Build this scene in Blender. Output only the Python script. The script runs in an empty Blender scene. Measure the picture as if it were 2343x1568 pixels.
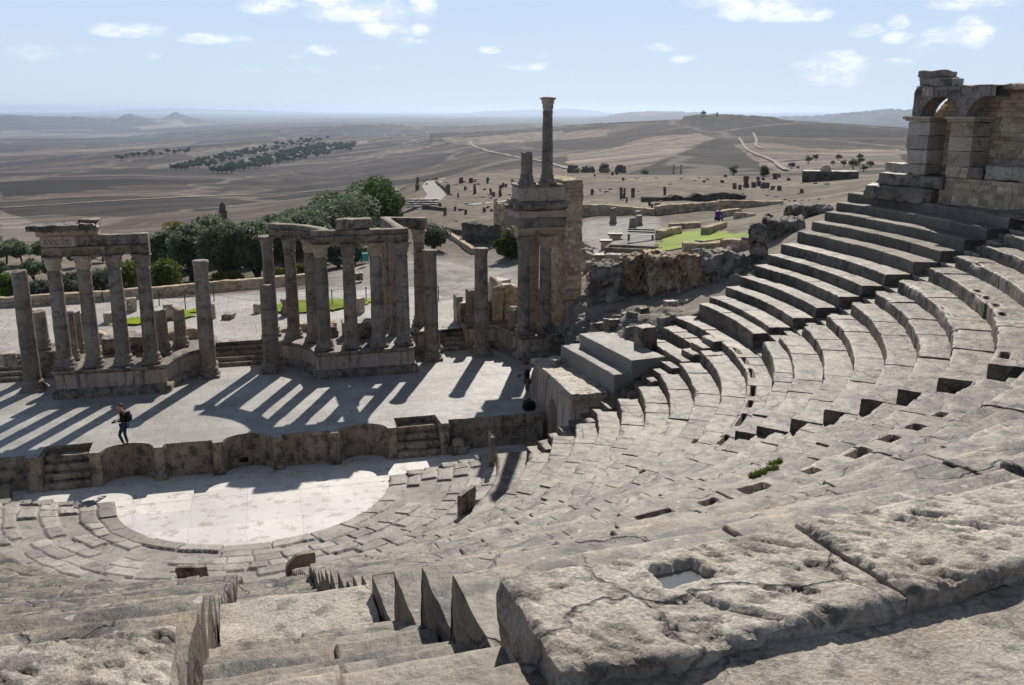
import bpy, bmesh, math, random
import numpy as np
from mathutils import Vector
R = math.radians
scene = bpy.context.scene
col = scene.collection
# ------------------------------------------------------------------ camera
CAM = np.array([1.0, -34.3, 13.9]); FPX = 2140.0; PITCH = R(14.0); YAW = R(14.6)
cd = bpy.data.cameras.new('camera'); cam = bpy.data.objects.new('camera', cd); col.objects.link(cam)
cam.location = CAM; cam.rotation_euler = (R(90) - PITCH, 0, -YAW)
cd.sensor_width = 36; cd.lens = FPX / 2342 * 36; cd.clip_start = 0.1; cd.clip_end = 120000
cd.dof.use_dof = True; cd.dof.focus_distance = 38; cd.dof.aperture_fstop = 11.0
scene.camera = cam
# ------------------------------------------------------------------ light
SUN_EL = R(37.6); SH = np.array([0.371, 0.929]); SUN_AZ = math.atan2(SH[0], SH[1])   # clockwise from +Y
SUN = Vector((SH[0] * math.cos(SUN_EL), SH[1] * math.cos(SUN_EL), math.sin(SUN_EL)))
sl = bpy.data.lights.new('sun', 'SUN'); sl.energy = 5.0; sl.angle = R(0.53); sl.color = (1, .94, .84)
so = bpy.data.objects.new('sun', sl); col.objects.link(so); so.location = (20, 50, 60)
so.rotation_euler = SUN.to_track_quat('Z', 'Y').to_euler()
w = bpy.data.worlds.new('World'); scene.world = w; w.use_nodes = True
scene.view_settings.view_transform = 'Standard'; scene.view_settings.look = 'None'
scene.view_settings.exposure = -0.05; scene.view_settings.gamma = 1.0
scene.cycles.max_bounces = 5; scene.cycles.diffuse_bounces = 3; scene.cycles.glossy_bounces = 2
scene.cycles.volume_bounces = 0; scene.cycles.transparent_max_bounces = 8
scene.cycles.use_denoising = True
scene.cycles.sample_clamp_indirect = 6

class N:
    """tiny node-tree helper"""
    def __init__(s, tree):
        s.t = tree; s.t.nodes.clear()
    def n(s, kind, **kw):
        nd = s.t.nodes.new(kind)
        for k, v in kw.items(): setattr(nd, k, v)
        return nd
    def put(s, sock, v):
        if isinstance(v, bpy.types.NodeSocket): s.t.links.new(v, sock)
        else:
            if isinstance(v, (tuple, list)) and len(v) == 3 and sock.type == 'RGBA': v = (*v, 1)
            sock.default_value = v
    def math(s, op, a, b=0.0, c=0.0, clamp=False):
        nd = s.n('ShaderNodeMath', operation=op, use_clamp=clamp)
        s.put(nd.inputs[0], a); s.put(nd.inputs[1], b); s.put(nd.inputs[2], c); return nd.outputs[0]
    def vmath(s, op, a, b=(0, 0, 0)):
        nd = s.n('ShaderNodeVectorMath', operation=op); s.put(nd.inputs[0], a)
        if op == 'SCALE': s.put(nd.inputs[3], b)
        else: s.put(nd.inputs[1], b)
        return nd.outputs['Value'] if op in ('DOT_PRODUCT', 'LENGTH') else nd.outputs[0]
    def noise(s, vec, scale, detail=4, rough=.55, dist=0.0):
        nd = s.n('ShaderNodeTexNoise'); s.put(nd.inputs['Vector'], vec); s.put(nd.inputs['Scale'], scale)
        s.put(nd.inputs['Detail'], detail); s.put(nd.inputs['Roughness'], rough); s.put(nd.inputs['Distortion'], dist)
        return nd.outputs[0]
    def voro(s, vec, scale, feature='F1', out=0, rnd=1.0):
        nd = s.n('ShaderNodeTexVoronoi', feature=feature); s.put(nd.inputs['Vector'], vec); s.put(nd.inputs['Scale'], scale)
        s.put(nd.inputs['Randomness'], rnd); return nd.outputs[out]
    def step(s, x, a, b):
        nd = s.n('ShaderNodeMapRange', interpolation_type='SMOOTHSTEP'); s.put(nd.inputs[0], x)
        s.put(nd.inputs[1], a); s.put(nd.inputs[2], b); return nd.outputs[0]
    def mix(s, f, a, b, mode='MIX'):
        nd = s.n('ShaderNodeMix', data_type='RGBA', blend_type=mode)
        s.put(nd.inputs[0], f); s.put(nd.inputs[6], a); s.put(nd.inputs[7], b); return nd.outputs[2]
    def attr(s, name, out='Color'): return s.n('ShaderNodeAttribute', attribute_name=name).outputs[out]
    def bump(s, h, strength=1.0, dist=.02, normal=None):
        nd = s.n('ShaderNodeBump'); s.put(nd.inputs['Height'], h); s.put(nd.inputs['Strength'], strength); s.put(nd.inputs['Distance'], dist)
        if normal is not None: s.put(nd.inputs['Normal'], normal)
        return nd.outputs[0]
    def coords(s, rnd=True):
        tc = s.n('ShaderNodeTexCoord').outputs['Object']
        if not rnd: return tc
        r = s.n('ShaderNodeObjectInfo').outputs['Random']
        return s.vmath('ADD', tc, s.vmath('SCALE', (17.3, 31.7, 11.1), r))
    def out(s, color, rough=.8, normal=None, spec=.4, **kw):
        p = s.n('ShaderNodeBsdfPrincipled'); s.put(p.inputs['Base Color'], color); s.put(p.inputs['Roughness'], rough)
        s.put(p.inputs['Specular IOR Level'], spec)
        for k, v in kw.items(): s.put(p.inputs[k.replace('_', ' ')], v)
        if normal is not None: s.put(p.inputs['Normal'], normal)
        o = s.n('ShaderNodeOutputMaterial'); s.t.links.new(p.outputs[0], o.inputs[0]); return p

def newmat(name):
    m = bpy.data.materials.new(name); m.use_nodes = True
    return m, N(m.node_tree)

def stone(name, A, B, dark=(.045, .04, .036), damt=.6, dlo=.5, dhi=.68, specks=.35, s1=.6, s2=2.2, s3=26., rough=.72,
          bump=.5, bdist=.02, streak=0., ochre=.0, spec=.4, paving=None, rnd=True, joints=None, jk=.9, joff=.43, gk=1.0, cracks=0.0):
    m, n = newmat(name); co = n.coords(rnd)
    c = n.mix(n.step(n.noise(co, s1, 5, .6), .38, .64), A, B)
    if ochre: c = n.mix(n.math('MULTIPLY', n.step(n.noise(co, s1 * 1.7, 4, .6), .55, .72), ochre), c, (.36, .22, .08))
    grain = n.noise(co, s3, 5, .7)
    h = grain
    blot = n.noise(co, s2, 8, .68)
    c = n.mix(n.math('MULTIPLY', n.step(blot, dlo, dhi), damt), c, dark)
    if streak:
        sv = n.vmath('MULTIPLY', co, (5.0, 5.0, .55))
        st = n.math('MULTIPLY', n.step(n.noise(sv, 1.0, 5, .62), .5, .66), streak)
        c = n.mix(st, c, dark)
    c = n.mix(1.0, c, n.mix(n.step(grain, .25, .75), tuple(1 - gk * v for v in (.40, .40, .39)), tuple(1 + gk * v for v in (.32, .31, .30))), 'MULTIPLY')
    if specks:
        sp = n.step(n.noise(co, s3 * .45, 3, .5), .66, .72)
        c = n.mix(n.math('MULTIPLY', sp, specks), c, (.62, .6, .55))
    nrm = None
    if cracks:
        wv = n.vmath('ADD', co, n.vmath('SCALE', n.n('ShaderNodeTexNoise').outputs[1], 0.0)) if False else co
        nt = n.n('ShaderNodeTexNoise'); n.put(nt.inputs['Vector'], co); n.put(nt.inputs['Scale'], 2.4); n.put(nt.inputs['Detail'], 4)
        dv = n.voro(n.vmath('ADD', co, n.vmath('SCALE', nt.outputs[1], .45)), 1.05, 'DISTANCE_TO_EDGE')
        ck = n.math('MULTIPLY', n.math('SUBTRACT', 1.0, n.step(dv, .004, .022)), n.step(n.noise(co, .55, 3, .5), .46, .6))
        c = n.mix(n.math('MULTIPLY', ck, cracks), c, (.05, .042, .035)); h = n.math('SUBTRACT', h, n.math('MULTIPLY', ck, .9))
        pit = n.step(n.noise(co, s3 * 2.6, 3, .6), .60, .68); c = n.mix(n.math('MULTIPLY', pit, .45 * cracks), c, (.10, .085, .07))
    if joints:     # flat-laid flags: (length, height, mortar)
        sv = n.vmath('ADD', co, n.vmath('SCALE', n.n('ShaderNodeTexNoise').outputs[1], 0.0))
        bt = n.n('ShaderNodeTexBrick', offset=joff, squash=.8 if joff else 1.0, squash_frequency=3); n.put(bt.inputs['Vector'], n.vmath('ADD', co, n.vmath('SCALE', n.voro(co, .6, out=1), .12)))
        n.put(bt.inputs['Scale'], 1.0); n.put(bt.inputs['Brick Width'], joints[0]); n.put(bt.inputs['Row Height'], joints[1]); n.put(bt.inputs['Mortar Size'], joints[2])
        n.put(bt.inputs['Color1'], (.86, .86, .86)); n.put(bt.inputs['Color2'], (1.08, 1.07, 1.05)); n.put(bt.inputs['Mortar'], (.52, .5, .48)); n.put(bt.inputs['Mortar Smooth'], .3)
        c = n.mix(jk, c, bt.outputs[0], 'MULTIPLY')
        h = n.math('ADD', h, n.math('MULTIPLY', bt.outputs[1], -1.2))
    c = n.mix(1.0, c, n.attr('tint'), 'MULTIPLY')
    hh = n.math('ADD', n.math('MULTIPLY', h, .5), n.math('MULTIPLY', blot, .9))
    nrm = n.bump(hh, bump, bdist)
    rg = n.math('ADD', n.math('MULTIPLY', n.noise(co, 3.1, 4, .6), .35), rough - .17)
    n.out(c, rg, nrm, spec)
    return m

# ------------------------------------------------------------------ numpy noise
def _h(ix, iy, iz, seed):
    h = (ix.astype(np.int64) * 374761393 + iy.astype(np.int64) * 668265263 + iz.astype(np.int64) * 2147483647 + seed * 144665) & 0xFFFFFFFF
    h = ((h ^ (h >> 13)) * 1274126177) & 0xFFFFFFFF
    h = ((h ^ (h >> 16)) * 2246822519) & 0xFFFFFFFF
    return ((h ^ (h >> 15)) & 0xFFFFFF) / float(0xFFFFFF)
def vnoise(P, seed=0):
    P = np.asarray(P, float); I = np.floor(P); f = P - I; I = I.astype(np.int64); u = f * f * f * (f * (f * 6 - 15) + 10)
    x, y, z = I[..., 0], I[..., 1], I[..., 2]; ux, uy, uz = u[..., 0], u[..., 1], u[..., 2]
    def l(a, b, t): return a + (b - a) * t
    a = l(l(_h(x, y, z, seed), _h(x + 1, y, z, seed), ux), l(_h(x, y + 1, z, seed), _h(x + 1, y + 1, z, seed), ux), uy)
    b = l(l(_h(x, y, z + 1, seed), _h(x + 1, y, z + 1, seed), ux), l(_h(x, y + 1, z + 1, seed), _h(x + 1, y + 1, z + 1, seed), ux), uy)
    return l(a, b, uz) * 2 - 1
def fbm(P, oct=4, seed=0, gain=.5, lac=2.03):
    P = np.asarray(P, float); s = 0; a = 1.0; tot = 0
    for o in range(oct):
        s = s + a * vnoise(P, seed + o * 17); tot += a; a *= gain; P = P * lac + 3.7
    return s / tot
def sstep(x, a, b):
    t = np.clip((x - a) / (b - a), 0, 1); return t * t * (3 - 2 * t)

# ------------------------------------------------------------------ mesh building
def link_mesh(name, V, quads, tris, mat, parent=None, tint=None, smooth=True):
    me = bpy.data.meshes.new(name); V = np.asarray(V, np.float32)
    q = np.asarray(quads, np.int32).reshape(-1, 4); t = np.asarray(tris, np.int32).reshape(-1, 3)
    me.vertices.add(len(V)); me.vertices.foreach_set('co', V.ravel())
    loops = np.concatenate([q.ravel(), t.ravel()]); me.loops.add(len(loops)); me.loops.foreach_set('vertex_index', loops)
    me.polygons.add(len(q) + len(t))
    me.polygons.foreach_set('loop_start', np.concatenate([np.arange(len(q)) * 4, len(q) * 4 + np.arange(len(t)) * 3]).astype(np.int32))
    me.polygons.foreach_set('use_smooth', np.full(len(q) + len(t), smooth, bool))
    me.update(calc_edges=True); me.validate()
    if tint is None: tint = np.ones((len(V), 3))
    ca = me.color_attributes.new('tint', 'FLOAT_COLOR', 'POINT')
    ca.data.foreach_set('color', np.concatenate([tint, np.ones((len(V), 1))], 1).astype(np.float32).ravel())
    if mat: me.materials.append(mat)
    o = bpy.data.objects.new(name, me); col.objects.link(o)
    if parent: o.parent = parent
    return o
class G:
    """collects shapes that become ONE mesh object"""
    def __init__(s): s.V = []; s.Q = []; s.T = []; s.C = []; s.n = 0
    def add(s, V, quads=(), tris=(), tint=1.0):
        V = np.asarray(V, float).reshape(-1, 3)
        s.V.append(V)
        q = np.asarray(quads, np.int64).reshape(-1, 4); t = np.asarray(tris, np.int64).reshape(-1, 3)
        s.Q.append(q + s.n); s.T.append(t + s.n)
        c = np.asarray(tint, float)
        if c.ndim == 0: c = np.full((len(V), 3), float(c))
        elif c.ndim == 1 and len(c) == 3: c = np.tile(c, (len(V), 1))
        elif c.ndim == 1: c = np.repeat(c[:, None], 3, 1)
        s.C.append(c); s.n += len(V); return s
    def grid(s, P, tint=1.0, flip=False, closed=False):
        a, b = P.shape[:2]; idx = np.arange(a * b).reshape(a, b)
        if closed: idx = np.concatenate([idx, idx[:, :1]], 1)
        q = np.stack([idx[:-1, :-1], idx[:-1, 1:], idx[1:, 1:], idx[1:, :-1]], -1).reshape(-1, 4)
        if flip: q = q[:, ::-1]
        if isinstance(tint, np.ndarray) and tint.shape[:2] == (a, b): tint = tint.reshape(a * b, -1) if tint.ndim == 3 else tint.reshape(-1)
        return s.add(P.reshape(-1, 3), q, (), tint)
    def build(s, name, mat, parent=None, smooth=True):
        return link_mesh(name, np.concatenate(s.V), np.concatenate(s.Q), np.concatenate(s.T), mat, parent, np.concatenate(s.C), smooth)

def cells(u, v, h, wmin, wmax, seed):
    """irregular coursed masonry: returns (distance to joint, random per stone)"""
    rng = np.random.RandomState(seed); vmax = v.max() + 1; umax = u.max() + wmax * 2; u = u - u.min(); v = v - v.min()
    ys = [0.0]
    while ys[-1] < vmax: ys.append(ys[-1] + h * rng.uniform(.7, 1.35))
    ys = np.array(ys); row = np.clip(np.searchsorted(ys, v, side='right') - 1, 0, len(ys) - 2)
    dv = np.minimum(v - ys[row], ys[row + 1] - v); du = np.zeros_like(u); rid = np.zeros_like(u)
    for k in range(len(ys) - 1):
        mk = row == k
        if not mk.any(): continue
        xs = [-rng.uniform(0, wmax)]
        while xs[-1] < umax: xs.append(xs[-1] + rng.uniform(wmin, wmax))
        xs = np.array(xs); c = np.clip(np.searchsorted(xs, u[mk], side='right') - 1, 0, len(xs) - 2)
        du[mk] = np.minimum(u[mk] - xs[c], xs[c + 1] - u[mk]); rr = rng.rand(len(xs)); rid[mk] = rr[c]
    return np.minimum(du, dv), rid

def rbox(g, c, size, rot=0.0, res=.2, amp=.01, rnd=.02, tint=1.0, freq=2.5, seed=0, masonry=None, tilt=(0, 0), taper=1.0, chip=0.0, skip=''):
    """box with rounded, eroded edges; c = centre of the BASE; masonry=(course h, wmin, wmax, relief)"""
    lx, ly, lz = size; hx, hy = lx / 2, ly / 2
    ca, sa = math.cos(rot), math.sin(rot); c = np.asarray(c, float)
    faces = dict(f=((-hx, -hy, 0), (1, 0, 0), (0, 0, 1), lx, lz), b=((hx, hy, 0), (-1, 0, 0), (0, 0, 1), lx, lz), r=((hx, -hy, 0), (0, 1, 0), (0, 0, 1), ly, lz),
                 l=((-hx, hy, 0), (0, -1, 0), (0, 0, 1), ly, lz), t=((-hx, -hy, lz), (1, 0, 0), (0, 1, 0), lx, ly), u=((-hx, hy, 0), (1, 0, 0), (0, -1, 0), lx, ly))
    for k, (o, du, dv, L, H) in faces.items():
        if k in skip: continue
        nu = max(2, int(L / res) + 1); nv = max(2, int(H / res) + 1)
        def ax(L, n):
            e = min(rnd * 1.2, L * .2)
            return np.unique(np.concatenate([[0, e, L - e, L], np.linspace(0, L, n + 1)])) if rnd > 0 else np.linspace(0, L, n + 1)
        U, Vv = np.meshgrid(ax(L, nu), ax(H, nv), indexing='ij')
        P = np.asarray(o, float) + U[..., None] * np.asarray(du, float) + Vv[..., None] * np.asarray(dv, float)
        nrm = np.cross(du, dv).astype(float)
        t = np.full(U.shape, 1.0)
        if masonry and k != 'u':
            d, rid = cells(U, Vv, *masonry[:3], seed + ord(k))
            rel = sstep(d, 0.0, .03) * masonry[3] * (.55 + .9 * rid)
            P = P + nrm * (rel[..., None] - masonry[3] * .6)
            t = (.62 + .55 * ((rid * 7.31) % 1)) * (.62 + .38 * sstep(d, 0, .02))
        # round the edges towards an inner box
        if rnd > 0:
            ctr = np.array([0, 0, lz / 2]); hb = np.array([hx, hy, lz / 2]); q = P - ctr
            inner = np.clip(q, -(hb - rnd), hb - rnd); dlt = q - inner; ln = np.linalg.norm(dlt, axis=-1, keepdims=True)
            q = np.where(ln > rnd, inner + dlt / np.maximum(ln, 1e-6) * rnd, q); P = q + ctr
        if taper != 1.0:
            f = 1 + (taper - 1) * P[..., 2:3] / lz; P = np.concatenate([P[..., :2] * f, P[..., 2:]], -1)
        W = P + c + seed * 1.37
        if amp > 0:
            D = np.stack([fbm(W * freq, 4, seed + 1), fbm(W * freq, 4, seed + 2), fbm(W * freq, 4, seed + 3)], -1)
            P = P + D * amp * 2
        if chip > 0:
            q = P - np.array([0, 0, lz / 2]); e = np.sort(np.abs(np.array([hx, hy, lz / 2]) - np.abs(q)), -1)[..., 1]
            ch = sstep(fbm(W * 1.7 + 9, 3, seed + 5), .05, .6) * chip * sstep(chip * 2.2 - e, 0, chip * 2.2)
            P = P - np.sign(q) * (ch * .7)[..., None]
        if tilt != (0, 0): P = P + np.stack([P[..., 2] * tilt[0], P[..., 2] * tilt[1], P[..., 0] * -tilt[0] + P[..., 1] * -tilt[1]], -1)
        X = P[..., 0] * ca - P[..., 1] * sa; Y = P[..., 0] * sa + P[..., 1] * ca
        g.grid(np.stack([X, Y, P[..., 2]], -1) + c, t[..., None] * np.ones(3) * tint if np.ndim(tint) else t * tint)
    return g
def box2(g, x0, x1, y0, y1, z0, z1, **k):
    return rbox(g, ((x0 + x1) / 2, (y0 + y1) / 2, z0), (x1 - x0, y1 - y0, z1 - z0), **k)
def wallseg(g, a, b, z0, z1, th, **k):
    a = np.array(a, float); b = np.array(b, float); d = b - a; L = np.linalg.norm(d); m = (a + b) / 2
    return rbox(g, (m[0], m[1], z0), (L, th, z1 - z0), math.atan2(d[1], d[0]), **k)
def lathe(g, prof, cx=0, cy=0, z0=0, seg=24, amp=.0, seed=0, top=None, tint=1.0, mod=None, capt=True):
    """prof: (r, z) from bottom up; top = (nx, ny, base z, roughness) cuts it along a tilted broken plane"""
    pr = np.array(prof, float); th = np.arange(seg) / seg * 2 * math.pi
    Rr = np.repeat(pr[:, :1], seg, 1); Z = np.repeat(pr[:, 1:], seg, 1)
    if mod is not None: Rr = mod(Rr, Z, th[None, :])
    P = np.stack([Rr * np.cos(th), Rr * np.sin(th), Z], -1)
    if amp > 0: P[..., :2] *= (1 + fbm((P + seed * 3.1) * 2.2, 4, seed)[..., None] * amp / max(pr[:, 0].max(), .05))
    if top is not None:
        pl = top[2] + P[..., 0] * top[0] + P[..., 1] * top[1] + fbm((P + seed) * np.array([4, 4, 0.]), 3, seed) * top[3]
        P[..., 2] = np.minimum(P[..., 2], pl)
    if capt:
        c = P[-1].mean(0, keepdims=True)
        ring2 = c + (P[-1] - c) * .5; ring2[:, 2] += fbm(ring2 * 5 + seed, 2, seed) * .03 if top is not None else 0
        P = np.concatenate([P, ring2[None], np.repeat(c, seg, 0)[None]], 0)
    P = P + np.array([cx, cy, z0])
    return g.grid(P, tint, closed=True)
def sweep(g, prof, path, amp=.0, seed=0, tint=1.0, res=.3, closedcaps=True):
    """prof: closed loop of (offset to the right of travel, z); path: polyline of (x, y)"""
    pa = np.array(path, float); pts = [pa[0]]
    dense = []
    for a, b in zip(pa[:-1], pa[1:]):
        n = max(1, int(np.linalg.norm(b - a) / res))
        for k in range(n): dense.append((a + (b - a) * k / n, 0))
    dense = [d[0] for d in dense] + [pa[-1]]; D = np.array(dense)
    T = np.gradient(D, axis=0); T /= np.linalg.norm(T, axis=1, keepdims=True); Nn = np.stack([T[:, 1], -T[:, 0]], 1)
    pr = np.array(prof, float)
    P = np.stack([np.concatenate([D + Nn * o, np.full((len(D), 1), z)], 1) for o, z in pr], 1)
    if amp > 0: P = P + np.stack([fbm(P * 1.9, 4, seed + i) for i in range(3)], -1) * amp
    g.grid(P, tint, closed=True)
    if closedcaps:
        for e, fl in ((0, 0), (-1, 1)):
            c = P[e].mean(0); n = len(pr); V = np.concatenate([P[e], c[None]]); i = np.arange(n)
            tr = np.stack([i, (i + 1) % n, np.full(n, n)], 1); g.add(V, (), tr[:, ::-1] if fl == 0 else tr, tint)
    return g

# ------------------------------------------------------------------ object bookkeeping
def tag(o, label=None, cat=None, group=None, kind=None):
    if label: o['label'] = label
    if cat: o['category'] = cat; o['kind'] = 'thing'
    if group: o['group'] = group
    if kind: o['kind'] = kind
    return o
def thing(name, label, cat, loc=(0, 0, 0), rz=0.0, group=None):
    o = bpy.data.objects.new(name, None); col.objects.link(o); o.empty_display_size = .3
    o.location = loc; o.rotation_euler = (0, 0, rz); return tag(o, label, cat, group)
KIDS = {}
def dup(root, loc, rz=0.0, scale=1.0, label=None, group=None):
    r = root.copy(); col.objects.link(r); r.location = loc; r.rotation_euler = (0, 0, rz)
    r.scale = (scale,) * 3 if np.ndim(scale) == 0 else scale
    if label: r['label'] = label
    if group: r['group'] = group
    for ch in root.children:
        c = ch.copy(); col.objects.link(c); c.parent = r
        for gch in ch.children:
            d = gch.copy(); col.objects.link(d); d.parent = c
    return r
def ray(x, y):
    X = (x - 1171) / FPX; u = (784 - y) / FPX; Y = math.cos(PITCH) + math.sin(PITCH) * u; Z = -math.sin(PITCH) + math.cos(PITCH) * u
    c, s = math.cos(YAW), math.sin(YAW); return np.array([X * c + Y * s, -X * s + Y * c, Z])
def slope(x, y):
    d = ray(x, y); return d[2] / math.hypot(d[0], d[1])
def at_z(x, y, z):
    d = ray(x, y); return CAM + d * (z - CAM[2]) / d[2]
def at_d(x, y, D):
    d = ray(x, y); return CAM + d * D / math.hypot(d[0], d[1])
# ================================================================== materials
M = {}
M['seat'] = stone('seat_limestone', (.178, .142, .108), (.285, .235, .184), damt=.85, dlo=.48, dhi=.61, specks=.5, s1=.45, s2=1.9, s3=15, rough=.58, bump=1.0, ochre=.2, cracks=.7, bdist=.03, spec=.4)
M['block'] = stone('worn_limestone', (.40, .335, .265), (.54, .475, .395), dark=(.11, .09, .075), damt=.75, dlo=.48, dhi=.62, specks=.6, s1=1.6, s2=6.0, s3=42, rough=.62, bump=1.0, bdist=.03, cracks=.6, spec=.5, ochre=.25)
M['stage'] = stone('stage_flags', (.33, .315, .295), (.43, .415, .395), damt=.3, dlo=.52, dhi=.75, specks=.3, s1=.5, s2=2.6, s3=16, gk=.55, rough=.62, bump=.35, bdist=.015, joints=(1.05, .62, .012))
M['orch'] = stone('orchestra_marble', (.66, .635, .61), (.76, .735, .71), dark=(.36, .31, .27), damt=.7, dlo=.5, dhi=.66, specks=.0, s1=.5, s2=2.0, s3=14, rough=.6, bump=.15, bdist=.01, joints=(1.9, 1.55, .008), jk=.75, joff=0.0, gk=.22)
M['ring'] = stone('ring_flags', (.27, .245, .215), (.37, .34, .30), damt=.55, dlo=.5, dhi=.66, specks=.5, s1=.8, s2=2.5, s3=22, rough=.66, cracks=.5, bump=.6, bdist=.02)
M['shade'] = stone('dark_weathered_stone', (.275, .225, .175), (.38, .325, .265), damt=.72, dlo=.46, dhi=.62, specks=.45, s1=.9, s2=2.6, s3=20, rough=.82, bump=.6, bdist=.025, streak=.45, spec=.25)
M['plaster'] = stone('streaked_stucco', (.46, .37, .30), (.54, .45, .38), damt=.62, dlo=.55, dhi=.68, specks=.15, s1=.8, s2=1.6, s3=18, rough=.85, bump=.3, streak=.65, spec=.2)
M['column'] = stone('grey_column_stone', (.25, .208, .17), (.35, .305, .26), damt=.6, dlo=.48, dhi=.66, specks=.55, s1=.7, s2=2.6, s3=19, rough=.8, bump=.55, streak=.3, ochre=.3, spec=.25)
M['carved'] = stone('warm_carved_stone', (.46, .365, .27), (.53, .44, .34), damt=.6, dlo=.52, dhi=.66, specks=.2, s1=1.0, s2=2.4, s3=18, rough=.85, bump=.5, ochre=.25, spec=.2)
M['concrete'] = stone('smooth_grey_slab', (.27, .25, .225), (.33, .31, .285), damt=.35, dlo=.52, dhi=.74, specks=.1, s1=.6, s2=1.8, s3=24, rough=.7, bump=.3, bdist=.012)
M['newseat'] = stone('recast_seat_stone', (.19, .157, .125), (.245, .212, .175), damt=.5, dlo=.5, dhi=.72, specks=.1, s1=.5, s2=1.6, s3=22, rough=.75, bump=.35, bdist=.015, streak=.2)
M['rubble'] = stone('rubble_masonry', (.55, .42, .28), (.63, .52, .38), damt=.4, dlo=.52, dhi=.7, specks=.1, s1=1.4, s2=3.5, s3=20, rough=.88, bump=.6, bdist=.03, spec=.2)
M['rock'] = stone('grey_rock', (.24, .215, .19), (.38, .345, .305), damt=.55, dlo=.48, dhi=.64, specks=.25, s1=.7, s2=2.2, s3=9, rough=.85, bump=1.0, bdist=.06, spec=.2)
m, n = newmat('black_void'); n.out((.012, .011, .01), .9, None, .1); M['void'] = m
def plain(name, c, rough=.7, spec=.3, var=.15, sc=8, **kw):
    m, n = newmat(name); co = n.coords(); k = n.noise(co, sc, 4, .6)
    cc = n.mix(k, tuple(x * (1 - var) for x in c), tuple(min(1, x * (1 + var)) for x in c))
    n.out(n.mix(1.0, cc, n.attr('tint'), 'MULTIPLY'), rough, n.bump(k, .2, .01), spec, **kw); return m

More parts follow.
